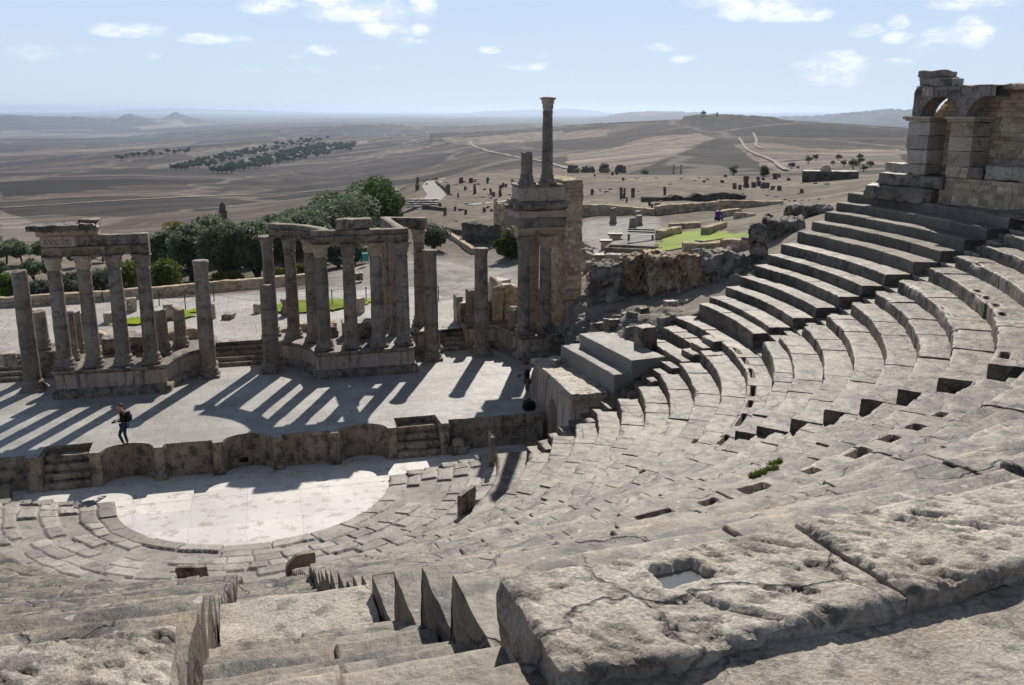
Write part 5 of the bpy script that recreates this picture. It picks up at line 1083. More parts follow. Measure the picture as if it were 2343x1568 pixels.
for i in range(130):
    xx = rs.uniform(14.4, 17.2) if i % 3 else rs.uniform(15, 20.5); yy = rs.uniform(1.2, 10.0); zz_ = MZ[int((xx - x0_) / rs_), int((yy - y0_) / rs_)]; s_ = rs.choice([.16, .22, .3, .45, .6]); g = G()
    if 16.4 < xx and 2.5 < yy < 8.2 and i % 4: continue
    rbox(g, (0, 0, -.04), (s_, s_ * rs.uniform(.6, .9), s_ * rs.uniform(.4, .8)), 0, res=max(.05, s_ / 6), amp=s_ * .06, rnd=s_ * .08, seed=300 + i, freq=2, chip=s_ * .3, tilt=(rs.uniform(-.25, .25), rs.uniform(-.25, .25)))
    o = g.build('boulder', M['rock' if i % 2 else 'seat']); o.location = (xx, yy, zz_ - .02); o.rotation_euler = (0, 0, i); tag(o, 'broken angular stone on the rubble mound beside the seats', 'rock', 'stones on the rubble mound')
loose('stone_block', 'squared pale block standing at the foot of the rubble mound beside the side stair', at_z(1475, 800, 4.3) , (.75, .6, 1.0), .3, 4, 'seat', res=.08)
loose('stone_block', 'dark corner block at the edge of the flat mound top behind the side stair', at_z(1552, 745, 4.5), (1.1, .7, .75), -.2, 5, 'shade', res=.08)
loose('stone_block', 'small pale block lying on the flat mound top, left of two', at_z(1532, 703, 5.15), (.55, .4, .32), .2, 6, 'block', res=.06)
loose('stone_block', 'small pale block lying on the flat mound top, right of two', at_z(1570, 702, 5.15), (.5, .4, .36), .5, 7, 'block', res=.06)
loose('tumbled_block', 'long tumbled ashlar block leaning below the cliff beside the masonry pier', at_z(1405, 690, 4.4), (1.7, .7, .55), -.35, 8, 'plaster', res=.1, tilt=(.05, .1))
loose('tumbled_block', 'flat ashlar block lying under the long tumbled one', at_z(1395, 712, 4.0), (1.5, .8, .4), .1, 9, 'seat', res=.1)
loose('tumbled_block', 'pale low block lying left of the rubble mound next to the masonry pier', at_z(1365, 742, 3.6), (1.2, .8, .5), .3, 10, 'block', res=.1)
rwall('low rubble wall running right from the foot of the masonry pier', (16.5, 11.6), (17.9, 9.6), 2.2, 3.9, .6, 17, ragged=.2)
def pwall(lab, p0, p1, hpx, th, seed, D0=47, mat='rubble', ch=.2, name='stone_wall', ragged=.12, res=.09, relief=.03):
    A_, D = hit(*p0, D0); B_, _ = hit(*p1, D0); k = pxm(A_); z0 = min(A_[2], B_[2]) - .15
    return rwall(lab, A_[:2], B_[:2], z0, z0 + .15 + hpx * k + abs(A_[2] - B_[2]) * .5, th, seed, mat, relief, ch, ragged, name, res)
pwall('warm low masonry wall at the front edge of the lawn, left piece', (1560, 586), (1650, 572), 25, .6, 3, 49)
pwall('warm low masonry wall at the front edge of the lawn, right piece', (1652, 572), (1722, 568), 22, .7, 4, 49)
pwall('long retaining wall behind the paved yard, left stretch', (1325, 497), (1500, 492), 22, .6, 5, 70)
pwall('long retaining wall behind the paved yard, tall middle stretch', (1500, 492), (1640, 482), 22, .6, 6, 70)
pwall('long retaining wall behind the paved yard, far right stretch', (1640, 480), (1790, 466), 13, .6, 7, 74)
pwall('low curved wall left of the lawn', (1506, 548), (1552, 534), 18, .5, 8, 56)
pwall('low wall of an empty basin behind the lawn', (1530, 528), (1600, 520), 14, .5, 9, 58)
pwall('low wall running up beside the lawn where a visitor sits', (1610, 540), (1655, 520), 16, .5, 10, 54)
pwall('low square ruin wall far behind the lawn', (1640, 500), (1690, 492), 16, .5, 11, 66)
pwall('thin ruin wall right of the square ruin', (1680, 502), (1725, 494), 10, .5, 12, 66)

# ================================================================== small things in the yard
def ybox(name, lab, cat, px, py, w, h, d, mat, D0=50, parts=None):
    P, D = hit(px, py, D0); k = pxm(P); az = math.atan2(P[0] - CAM[0], P[1] - CAM[1]); g = G(); rbox(g, (0, 0, 0), (w * k, d, h * k), 0, res=.2, amp=.01, rnd=.015, seed=int(px))
    o = g.build(name, mat); o.location = P; o.rotation_euler = (0, 0, -az + .12); return tag(o, lab, cat)
M['darkgreen'] = plain('green_painted_metal', (.02, .07, .05), .5, .4); M['glass'] = plain('skylight_glass', (.65, .66, .68), .15, .6); M['grey'] = plain('grey_render', (.34, .32, .3), .85, .2)
def vent(px, py, w, h, lab):
    P, D = hit(px, py, 50); k = pxm(P); t = thing('vent_box', lab, 'vent', P, -math.atan2(P[0] - CAM[0], P[1] - CAM[1])); g = G(); rbox(g, (0, 0, 0), (w * k, .5, h * k), 0, res=.2, amp=.008, rnd=.01, seed=3); g.build('body', M['rubble'], t)
    g = G(); rbox(g, (0, 0, h * k), (w * k * 1.3, .7, .12), 0, res=.2, amp=.008, rnd=.02, seed=4); g.build('cap', M['seat'], t)
vent(1385, 569, 22, 16, 'small capped masonry vent in the paved yard'); vent(1375, 600, 24, 14, 'small capped vent at the near edge of the yard beside the masonry pier'); vent(1407, 548, 26, 10, 'flat capped vent near the railing in the yard')
t = thing('green_bench', 'dark green slatted bench in the paved yard', 'bench', hit(1465, 552, 50)[0], -.5)
g = G(); [box2(g, -.85, .85, -.3 + .15 * i, -.18 + .15 * i, .42, .46, res=.3, amp=0, rnd=.008) for i in range(4)]; g.build('seat', M['darkgreen'], t); g = G(); [box2(g, -.85, .85, .28, .32, .5 + .14 * i, .6 + .14 * i, res=.3, amp=0, rnd=.008) for i in range(2)]; g.build('backrest', M['darkgreen'], t)
for s in (-.75, .75): g = G(); box2(g, s - .04, s + .04, -.28, .3, 0, .42, res=.3, amp=0, rnd=.008); g.build('leg', M['darkgreen'], t)
t = thing('sunken_basin', 'low walled dark basin in the paved yard', 'basin', hit(1445, 588, 50)[0], -.55); k_ = pxm(hit(1445, 588, 50)[0])
g = G(); box2(g, -1.4, 1.4, -.3, -.1, 0, .5, res=.12, amp=.01, rnd=.02, masonry=(.2, .2, .5, .02)); g.build('front_wall', M['shade'], t); g = G(); box2(g, -1.4, 1.4, 1.0, 1.2, 0, .5, res=.15, amp=.01, rnd=.02); g.build('rear_wall', M['shade'], t)
for s in (-1.5, 1.4): g = G(); box2(g, s, s + .1, -.3, 1.2, 0, .5, res=.2, amp=.01, rnd=.02); g.build('side_wall', M['shade'], t)
t = thing('skylight', 'bright glazed skylight panel at the near edge of the yard', 'skylight', hit(1440, 598, 48)[0] + np.array([0, 0, .05]), -.55)
g = G(); box2(g, -1.3, 1.3, -.35, .35, 0, .3, res=.3, amp=.005, rnd=.01); g.build('kerb', M['grey'], t); g = G(); [box2(g, -1.1 + .37 * i, -.76 + .37 * i, -.24, .24, .3, .325, res=.3, amp=0, rnd=.004) for i in range(6)]; g.build('pane', M['glass'], t)
for i, (px, py, h) in enumerate(((1402, 512, 37), (1447, 521, 24), (1461, 516, 24), (1459, 500, 18))):
    P, D = hit(px, py, 60); k = pxm(P); g = G(); lathe(g, [(.3, 0), (.32, .1), (.26, .16), (.25, h * k * .5), (.24, h * k)], seg=14, amp=.02, seed=i, top=(.2, .1, h * k - .05, .05)); o = g.build('broken_column', M['column']); o.location = P; tag(o, ['tallest pale column stub against the retaining wall of the yard', 'left of two pale column stubs standing close together in the yard', 'right of two pale column stubs standing close together in the yard', 'short column stub just behind the close pair in the yard'][i], 'column stub')
for i, (a, b) in enumerate((((1330, 568), (1390, 572)), ((1330, 596), (1440, 602)))):
    pwall(['dark low kerb crossing the yard, rear', 'dark low kerb crossing the yard, front'][i], a, b, 6, .3, 40 + i, 50, 'shade', name='yard_kerb', res=.15)

# ================================================================== vegetation
def leafmat(name, a, b, trans=.4):
    m, n = newmat(name); co = n.coords(); c = n.mix(n.noise(co, 1.3, 3, .6), a, b); c = n.mix(1.0, c, n.attr('tint'), 'MULTIPLY')
    d = n.n('ShaderNodeBsdfPrincipled'); n.put(d.inputs['Base Color'], c); d.inputs['Roughness'].default_value = .6; d.inputs['Specular IOR Level'].default_value = .3 if trans else .03
    t = n.n('ShaderNodeBsdfTranslucent'); n.put(t.inputs[0], c); mx = n.n('ShaderNodeMixShader'); mx.inputs[0].default_value = trans; n.t.links.new(d.outputs[0], mx.inputs[1]); n.t.links.new(t.outputs[0], mx.inputs[2])
    o = n.n('ShaderNodeOutputMaterial'); n.t.links.new(mx.outputs[0], o.inputs[0]); return m
LM = dict(grove=leafmat('grove_leaves', (.04, .06, .025), (.065, .085, .04)), grass=leafmat('lawn_grass', (.19, .265, .003), (.25, .32, .006), .0), olive=leafmat('olive_leaves', (.15, .185, .105), (.20, .235, .15)), dark=leafmat('dark_leaves', (.06, .105, .022), (.105, .15, .04)), bright=leafmat('bright_leaves', (.10, .15, .025), (.15, .19, .03), .35), silver=leafmat('silver_leaves', (.10, .125, .085), (.14, .16, .12)), yellow=leafmat('yellowish_leaves', (.14, .15, .03), (.19, .17, .04), .3))
# ================================================================== lawns
LMG = None
def lawn(name, poly, D0, z=None, nb=2500, seed=0):
    pts = np.array([at_z(x, y, z)[:2] if z else hit(x, y, D0)[0][:2] for x, y in poly]); lo = pts.min(0); hi = pts.max(0); g = G(); step = .14
    X, Y = np.meshgrid(np.arange(lo[0], hi[0], step), np.arange(lo[1], hi[1], step), indexing='ij'); Zg = np.array([[(z if z else zt(a, b)) for a, b in zip(r1, r2)] for r1, r2 in zip(X, Y)]) + .05
    wob = fbm(np.stack([X, Y, X * 0], -1) * 1.1, 4, seed) * .5; ins = inpoly(X + wob, Y - wob, [tuple(p) for p in pts]); idx = np.arange(X.size).reshape(X.shape); q = np.stack([idx[:-1, :-1], idx[1:, :-1], idx[1:, 1:], idx[:-1, 1:]], -1).reshape(-1, 4); ok = ins.reshape(-1)[q].all(1)
    g.add(np.stack([X, Y, Zg + fbm(np.stack([X, Y, X * 0], -1) * 1.5, 3, 2) * .04], -1), q[ok], (), (.92 + .5 * fbm(np.stack([X, Y, X * 0], -1) * .9, 4, 12)).reshape(-1, 1) * np.ones(3))
    r_ = np.random.RandomState(seed); ii = np.argwhere(ins); 
    if len(ii):
        s_ = ii[r_.randint(0, len(ii), nb)]; bx = X[s_[:, 0], s_[:, 1]] + r_.uniform(-.1, .1, nb); by = Y[s_[:, 0], s_[:, 1]] + r_.uniform(-.1, .1, nb); bz = Zg[s_[:, 0], s_[:, 1]]
        a = r_.uniform(0, 6.28, nb); hh = r_.uniform(.03, .08, nb); V = np.stack([np.stack([bx - .03 * np.cos(a), by - .03 * np.sin(a), bz], 1), np.stack([bx + .03 * np.cos(a), by + .03 * np.sin(a), bz], 1), np.stack([bx + r_.uniform(-.06, .06, nb), by + r_.uniform(-.06, .06, nb), bz + hh], 1)], 1)
        g.add(V.reshape(-1, 3), (), np.arange(nb * 3).reshape(-1, 3), np.repeat(r_.uniform(.8, 1.3, nb), 3))
    tag(g.build(name, LM['grass']), kind='stuff')
lawn('grass', [(1481, 580), (1500, 562), (1512, 541), (1560, 531), (1625, 524), (1640, 530), (1670, 536), (1722, 541), (1722, 553), (1640, 550), (1600, 556), (1575, 566), (1530, 575)], 48, nb=1, seed=1)
lawn('grass', [(232, 744), (330, 722), (455, 704), (482, 711), (400, 732), (300, 744)], 50, z=2.42, nb=1, seed=2)
lawn('grass', [(632, 716), (640, 690), (760, 686), (852, 684), (852, 696), (760, 710), (690, 716)], 50, z=2.42, nb=1, seed=3)

M['bark'] = plain('bark', (.09, .07, .055), .9, .1, .3, 12)
def treemesh(kind, W, H, trunk, seed, nleaf, leaf, shape='round', flat=1.0):
    """leaf clumps spread through an uneven crown, on a forked tapering trunk; unit: metres"""
    r_ = np.random.RandomState(seed); nc = 26 if nleaf > 1200 else 12; g = G()
    cz0 = trunk; hh = (H - trunk)
    C = []
    while len(C) < nc:
        p = r_.uniform(-1, 1, 3)
        if np.linalg.norm(p) < 1 and np.linalg.norm(p) > .25: C.append(p)
    C = np.array(C); C = C * np.array([W / 2 * .72, W / 2 * .72, hh / 2 * .7]) + np.array([0, 0, cz0 + hh * .52])
    if shape == 'cone': C[:, :2] *= np.clip(1.15 - (C[:, 2:] - cz0) / hh, .15, 1)
    sz = r_.uniform(.22, .42, nc) * W * .62; ci = r_.randint(0, nc, nleaf); d = r_.normal(size=(nleaf, 3)); d /= np.linalg.norm(d, axis=1, keepdims=True); rad = r_.uniform(.35, 1, nleaf) ** .5
    P = C[ci] + d * (sz[ci] * rad)[:, None] * np.array([1, 1, .75 * flat]); P[:, 2] = np.maximum(P[:, 2], trunk * .35)
    a = r_.normal(size=(nleaf, 3)); a /= np.linalg.norm(a, axis=1, keepdims=True); b = np.cross(a, r_.normal(size=(nleaf, 3))); b /= np.linalg.norm(b, axis=1, keepdims=True)
    ls = leaf * r_.uniform(.6, 1.4, nleaf)[:, None]; V = np.stack([P - a * ls, P + b * ls * .5, P + a * ls, P - b * ls * .5], 1); ct = r_.uniform(.75, 1.25, nc)
    g.add(V.reshape(-1, 3), np.arange(nleaf * 4).reshape(-1, 4), (), np.repeat(ct[ci] * r_.uniform(.8, 1.2, nleaf), 4))
    tk = G(); nst = 3 if W > 2.5 else 2
    for s in range(nst):
        e = C[r_.randint(nc)]; base = np.array([r_.uniform(-.1, .1), r_.uniform(-.1, .1), -.2]) * W * .2; mid = base * .4 + e * .35 + np.array([0, 0, trunk * .3]); t = np.linspace(0, 1, 9)[:, None]
        cl = (1 - t) ** 2 * base + 2 * t * (1 - t) * mid + t * t * e; rr = (W * .045 * (1 - t[:, 0] * .75)); th = np.linspace(0, 2 * math.pi, 8, endpoint=False)
        tk.grid(np.stack([np.stack([cl[i] + rr[i] * np.array([math.cos(q), math.sin(q), 0]) for q in th]) for i in range(9)]), closed=True)
    return g, tk
def tree(name, lab, cat, px, py, w, h, kind, seed, trunk=.25, nleaf=5000, leaf=.11, D0=66, group=None, P=None, **k):
    if P is None: P, D = hit(px, py, D0)
    s = pxm(P); W, H = w * s, h * s; t = thing(name, lab, cat, P, 0, group); g, tk = treemesh(kind, W, H, H * trunk, seed, nleaf, leaf, **k)
    g.build('crown' if 'tree' in name else 'foliage', LM[kind], t, smooth=False); tk.build('trunk' if 'tree' in name else 'stem', M['bark'], t); return t
OL = [(372, 640, 92, 118), (440, 642, 100, 128), (520, 640, 105, 135), (590, 632, 100, 130), (655, 622, 105, 130), (480, 610, 120, 110), (620, 600, 110, 108), (690, 590, 100, 95)]
OLL = ['leftmost big olive tree behind the road wall, above the bright feathery shrub', 'second big olive tree from the left behind the road wall', 'big olive tree with forked trunks showing behind the lone column', 'big olive tree behind the gap left of the broken column', 'big olive tree behind the rear columns of the middle podium', 'tall olive rising behind the front row of olives, left', 'tall olive rising behind the front row of olives, middle', 'tall olive rising behind the curved entablature']
for i, (px, py, w_, h_) in enumerate(OL): tree('olive_tree', OLL[i], 'tree', px, py, w_ * 1.3, h_ * .98, 'olive', 10 + i, .1, 12000, .17, D0=67 + (i > 4) * 8)
tree('fig_tree', 'yellowish green leafy tree top left of the olive mass', 'tree', 412, 590, 85, 85, 'yellow', 31, .3, 4000, .14, D0=82)
tree('round_tree', 'dense dark green round tree behind the middle entablature', 'tree', 862, 530, 165, 118, 'dark', 32, .04, 12000, .15, D0=92)
tree('magnolia_tree', 'dark glossy leaved tree left of the dense round tree', 'tree', 765, 530, 130, 88, 'dark', 33, .05, 6000, .18, D0=88)
tree('olive_tree', 'low grey olive in front of the dark round tree', 'tree', 775, 560, 210, 100, 'olive', 34, .05, 10000, .17, D0=76)
tree('olive_tree', 'low grey olive left of the glossy leaved tree', 'tree', 690, 560, 130, 84, 'olive', 35, .05, 7000, .17, D0=80)
tree('laurel_tree', 'small dark green tree left of the tall column pair', 'tree', 1165, 606, 74, 86, 'dark', 38, .06, 5000, .14, D0=56, P=at_z(1168, 606, 2.4))
for i, (px, py, w_, h_, kd, lab) in enumerate([(20, 690, 60, 62, 'bright', 'bright yellow green bush at the left edge behind the road wall'), (372, 668, 84, 66, 'bright', 'feathery bright green shrub behind the right end of the left entablature'), (300, 672, 80, 70, 'bright', 'bright green shrub seen between the left columns'), (235, 680, 90, 66, 'silver', 'grey green shrub seen between the left columns'), (160, 685, 70, 58, 'silver', 'grey green shrub behind the first left columns'), (90, 690, 70, 44, 'silver', 'low grey shrub right of the leftmost column'),
     (775, 612, 60, 58, 'silver', 'silvery shrub left of the teal litter bin'), (815, 606, 46, 50, 'silver', 'silvery shrub behind the teal litter bin'), (740, 606, 40, 36, 'bright', 'low bright shrub behind the front columns of the middle podium'), (990, 572, 60, 52, 'silver', 'green shrub right of the rear column of the middle podium'), (520, 650, 60, 22, 'yellow', 'low hedge bush on the road wall right of the lone column'), (650, 640, 50, 24, 'yellow', 'low hedge bush on the road wall behind the broken column'), (690, 632, 36, 28, 'yellow', 'small round hedge bush at the end of the road wall'), (165, 675, 60, 24, 'yellow', 'low hedge bush on the road wall behind the left columns')]):
    tree('shrub', lab, 'shrub', px, py, w_ * 1.3, h_ * 1.12, kd, 50 + i, .04, 3800, .11, D0=64.5)
for i, (px, py, w_, h_) in enumerate([(15, 604, 50, 46), (52, 606, 56, 52), (100, 602, 60, 50), (140, 596, 50, 44), (80, 645, 60, 52), (175, 612, 44, 40), (205, 618, 50, 50), (235, 600, 46, 40), (120, 640, 40, 36), (30, 585, 50, 36), (270, 590, 50, 48), (0, 640, 46, 40)]):
    tree('olive_tree', 'dark olive tree on the bare slope behind the left columns', 'tree', px, py, w_, h_, 'olive', 80 + i, .32, 2400, .14, D0=74, group='olives on the left slope')
# groves and single trees far off
def proto_tree(seed, kind='olive', n_=420):
    g, tk = treemesh(kind, 1.0, .82, .2, seed, n_, .075); t = thing('grove_tree', 'dark round olive tree in the rows of the distant hillside groves', 'tree', (0, 0, 0), 0, 'olive trees in the distant groves'); g.build('crown', LM['grove'], t, smooth=False); tk.build('trunk', M['bark'], t); return t
PT = [proto_tree(s) for s in (1, 2, 3)]; used = [0, 0, 0]
def place_far(px, py, wpx, lab=None, group=None, D0=300):
    P, D = hit(px, py, D0); i = rs.randrange(3); s = wpx * pxm(P) * rs.uniform(.8, 1.2)
    if not used[i]: o = PT[i]; o.location = P; o.scale = (s, s, s * .9); used[i] = 1
    else: o = dup(PT[i], P, rs.uniform(0, 6), s)
    if lab: o['label'] = lab
    if group: o['group'] = group
    return o
def grove(poly, dx, dy, sz, shear=0.0):
    xs = [p[0] for p in poly]; ys = [p[1] for p in poly]; y = min(ys); k = 0
    while y < max(ys):
        x = min(xs) + (k % 2) * dx / 2
        while x < max(xs):
            xx = x + rs.uniform(-2, 2); yy = y + rs.uniform(-1, 1)
            if inpoly(np.array([xx]), np.array([yy]), poly)[0] and rs.random() < .9: place_far(xx, yy, sz * rs.uniform(.85, 1.15) * (.75 + .5 * (yy - min(ys)) / (max(ys) - min(ys))))
            x += dx
        y += dy; k += 1
grove([(482, 397), (600, 362), (720, 335), (815, 330), (805, 346), (700, 366), (600, 388), (505, 402)], 10.5, 5.2, 16)
grove([(376, 394), (470, 366), (570, 345), (700, 320), (770, 318), (690, 336), (560, 362), (460, 390)], 11, 5.6, 13.5)
for px, py in [(268, 364), (290, 362), (305, 361), (318, 359), (333, 360), (350, 357), (368, 357), (384, 352), (400, 354), (412, 350), (425, 352), (432, 349), (278, 368), (345, 354)]: place_far(px, py, 14, 'dark tree in the ragged row along the far field edge', 'trees along the far field edge')
for i, (px, py, w_) in enumerate([(1811, 383, 22), (1825, 384, 10), (1848, 371, 20), (1866, 364, 16), (1918, 364, 18), (1905, 374, 14), (1930, 378, 22), (1968, 372, 20), (1966, 362, 14), (1990, 380, 18), (1952, 384, 24), (1975, 390, 22)]): place_far(px, py + 4, w_, 'dark round tree near the domed stone building below the far hill', 'trees near the domed building', 170)
for px, py in [(1608, 266)]: place_far(px, py, 14, 'lone spreading tree on the crest of the far hill', 'lone hilltop tree', 1200).pop('group', None)
for i, (px, py, w_, h_, kd, lab) in enumerate([(1321, 397, 26, 13, 'yellow', 'yellow green bush near the far ruins right of the tall column'), (1386, 396, 22, 10, 'yellow', 'yellow flowering bush near the far ruins'), (1428, 397, 12, 8, 'bright', 'tiny green bush right of the yellow flowering bush'), (1475, 399, 26, 9, 'dark', 'low dark bush on the far plateau edge'), (1678, 402, 24, 26, 'dark', 'dark conifer like bush on the plateau edge'), (1745, 404, 34, 26, 'silver', 'grey green bush cluster on the plateau edge left of the domed building')]): tree('shrub', lab, 'shrub', px, py, w_, h_, kd, 120 + i, .05, 900, .16, D0=120)

# ================================================================== standing stones on the ruin slope
M['stump'] = stone('dark_stump_stone', (.13, .11, .092), (.20, .175, .15), damt=.6, s1=1, s2=3, s3=14, rough=.9, bump=.6, spec=.1)
S2_ = [(652, 745, 65, 24), (650, 795, 50, 30), (735, 750, 14, 24), (1028, 733, 40, 18), (1047, 733, 50, 24), (1127, 728, 38, 36), (1160, 724, 16, 24), (1272, 735, 52, 20), (1490, 725, 28, 20), (907, 820, 65, 16), (928, 825, 82, 28), (1076, 795, 34, 22), (1160, 828, 84, 24), (1248, 795, 14, 28), (1015, 862, 40, 18), (1304, 838, 56, 22), (1328, 850, 36, 24), (1388, 850, 62, 26), (1412, 770, 40, 18), (1392, 785, 32, 26), (1432, 770, 30, 22), (1527, 758, 20, 24), (848, 958, 50, 30), (900, 1018, 70, 28), (988, 978, 36, 20), (1080, 1010, 46, 22), (1246, 990, 40, 28), (1345, 885, 12, 18), (940, 840, 12, 36), (1040, 975, 16, 50), (1515, 725, 12, 16), (1560, 728, 12, 30), (1310, 985, 20, 26), (715, 730, 12, 22)]
S3_ = [(373, 558, 34, 16), (545, 580, 66, 18), (560, 578, 60, 16), (616, 573, 55, 22), (577, 600, 28, 12), (803, 558, 46, 18), (712, 620, 44, 16), (724, 648, 38, 14), (755, 628, 24, 30), (493, 442, 22, 16), (517, 440, 22, 14), (555, 473, 18, 14), (1213, 524, 38, 22), (1245, 528, 30, 18), (1281, 515, 68, 30), (1328, 516, 32, 24), (1352, 482, 30, 18), (1385, 472, 16, 16), (1356, 506, 30, 28), (1390, 520, 36, 50), (1438, 528, 24, 26), (1476, 533, 28, 26), (1452, 466, 34, 26), (1477, 455, 24, 16), (1531, 475, 18, 16), (1610, 548, 26, 22), (1140, 486, 14, 22), (1032, 484, 12, 16), (1158, 454, 14, 16), (1048, 570, 10, 20), (388, 450, 12, 10), (900, 466, 8, 26), (1690, 494, 8, 26), (1760, 498, 8, 24)]
SS = [(786.5 + .258 * x, 229.9 + .258 * y, .258 * h, .258 * w_, 0) for x, y, h, w_ in S2_] + [(1210 + .3873 * x, 229.9 + .3873 * y, .3873 * h, .3873 * w_, 1) for x, y, h, w_ in S3_]
for i, (px, py, h, w_, side) in enumerate(SS):
    P, D = hit(px, py, 66); k = pxm(P); g = G(); W_ = w_ * k; H_ = h * k; rbox(g, (0, 0, -.3), (W_ * .95, W_ * .8, H_ + .3), 0, res=max(.12, W_ / 5), amp=.05, rnd=min(.1, W_ * .15), seed=i, freq=1.2, chip=W_ * .25, tilt=(rs.uniform(-.06, .06), 0))
    o = g.build('standing_stone', M['stump']); o.location = P; o.rotation_euler = (0, 0, rs.uniform(-.5, .5)); tall = h > w_ * 1.5
    lab = ('tall narrow dark stone stump' if tall else 'squat dark stone stump') + (' on the bare slope right of the tall masonry pier' if side else ' on the bare slope left of the tall column pair')
    tag(o, lab, 'standing stone', ('tall' if tall else 'squat') + (' stumps on the right slope' if side else ' stumps on the left slope'))
for i in range(110):       # scattered small stones
    px = rs.uniform(950, 1190) if i % 2 else rs.uniform(1335, 1880); py = rs.uniform(408, 560) if i % 2 else rs.uniform(402, 470); P, D = hit(px, py, 66); k = pxm(P); s_ = rs.uniform(3, 8) * k
    g = G(); lump(g, (0, 0, 0), (s_, s_ * .8, s_ * .5), 500 + i); o = g.build('field_stone', M['stump' if i % 3 else 'block']); o.location = P - np.array([0, 0, s_ * .1]); tag(o, 'small loose stone scattered on the bare ruin slope', 'stone', 'loose stones on the ruin slope')
# ruined gable wall, path walls, steps
pwall('ruined wall stub with large blocks below the bare slope', (1062, 552), (1140, 556), 38, .7, 21, 66, 'stump', .3, ragged=.3)
pwall('ragged tall ruined gable left of the tall column pair', (1132, 548), (1168, 540), 74, .9, 22, 66, 'rubble', .16, ragged=.5)
pwall('low stone kerb slanting down to the road', (1010, 528), (1085, 582), 10, .4, 23, 60, 'rubble', .2, 'path_kerb')
pwall('low rubble terrace wall across the ruin slope', (960, 520), (1075, 540), 10, .5, 24, 66, 'stump', .2)
pwall('low curved terrace wall left of the tall column pair', (968, 478), (1012, 482), 8, .4, 25, 70, 'stump', .2)
pwall('kerb wall along the paved path', (998, 418), (1022, 440), 6, .4, 26, 100, 'stump', .2, 'path_kerb')
pwall('long dark field bank right of the masonry pier', (1470, 462), (1700, 456), 12, .8, 27, 84, 'stump', .3, ragged=.5)
t = thing('path_steps', 'pale stone steps on the path up the ruin slope', 'steps', hit(966, 476, 70)[0], -.2)
for i in range(4): g = G(); k_ = pxm(hit(966, 476, 70)[0]); box2(g, -1.9, 1.9, .5 * i, .5 * i + .6, 0, .22 * (i + 1), res=.3, amp=.03, rnd=.03, seed=i); g.build('step', M['block'], t)
for i, (px, py, w_, h_, lab) in enumerate([(1310, 392, 24, 18, 'leftmost ruin lump on the skyline of the plateau'), (1345, 391, 30, 14, 'low ruin lump second from left on the plateau skyline'), (1382, 391, 26, 20, 'tallest ruin lump on the plateau skyline'), (1418, 392, 26, 18, 'rightmost rounded ruin lump on the plateau skyline')]): rock(px, py + 4, w_, h_, 700 + i, lab, D0=130, mat='stump')
for i, px in enumerate((1540, 1557)):
    P, D = hit(px, 399, 120); k = pxm(P); g = G(); lathe(g, [(.42, 0), (.45, .3), (.34, .5), (.32, 3), (.28, 20 * k), (.4, 21 * k)], seg=12, amp=.02, seed=i); o = g.build('stone_column', M['carved']); o.location = P; tag(o, ['left', 'right'][i] + ' of two small far columns in front of the dark ploughed field', 'column')
# tower tomb
P, D = hit(511, 508, 300); k = pxm(P); t = thing('tower_tomb', 'slender stone tower tomb with a pyramid top rising above the olive trees', 'tomb', P, .3)
s = k * 1.08; g = G(); box2(g, -11 * s, 11 * s, -11 * s, 11 * s, -6 * s, 1 * s, res=1, amp=.05, rnd=.1); g.build('stepped_base', M['stump'], t); g = G(); box2(g, -7 * s, 7 * s, -7 * s, 7 * s, 1 * s, 22 * s, res=.8, amp=.05, rnd=.1); g.build('shaft', M['stump'], t)
g = G(); box2(g, -9 * s, 9 * s, -9 * s, 9 * s, 22 * s, 24 * s, res=.8, amp=.04, rnd=.1); box2(g, -5.5 * s, 5.5 * s, -5.5 * s, 5.5 * s, 24 * s, 33 * s, res=.8, amp=.05, rnd=.1); g.build('upper_storey', M['stump'], t); g = G(); rbox(g, (0, 0, 33 * s), (12 * s, 12 * s, 9 * s), 0, res=.8, amp=.03, rnd=.05, taper=.08); g.build('pyramid', M['stump'], t)
# domed building
P, D = hit(1900, 414, 120); k = pxm(P); t = thing('domed_building', 'low square stone building with a white dome on the plateau at right', 'building', P, -.5)
g = G(); box2(g, -62 * k, 60 * k, 0, 40 * k, -1, 20 * k, res=.5, amp=.05, rnd=.08, masonry=(.35, .4, .9, .04)); g.build('wall', M['stump'], t); g = G(); lathe(g, [(13 * k, 0), (13.2 * k, 3 * k), (12 * k, 8 * k), (9 * k, 12 * k), (5 * k, 15 * k), (1 * k, 16 * k)], cx=-12 * k, cy=16 * k, z0=20 * k, seg=24, amp=.03); g.build('dome', M['rubble'], t)
g = G(); box2(g, -61 * k, 59 * k, 1 * k, 39 * k, 20 * k, 21.5 * k, res=.6, amp=.04, rnd=.1); g.build('roof', M['block'], t)
for i in range(2): g = G(); box2(g, (-40 + 26 * i) * k, (-39 + 26 * i) * k, -.06, .1, 10 * k, 12 * k, res=.5, amp=0, rnd=.02); g.build('window', M['void'], t)
P, D = hit(1640, 266, 1200); k = pxm(P); g = G(); rbox(g, (0, 0, 0), (4 * k, 4 * k, 8 * k), 0, res=2, amp=.3, rnd=.5, taper=.8); o = g.build('hilltop_tower', M['stump']); o.location = P; tag(o, 'tiny ruined tower on the crest of the far hill', 'tower')

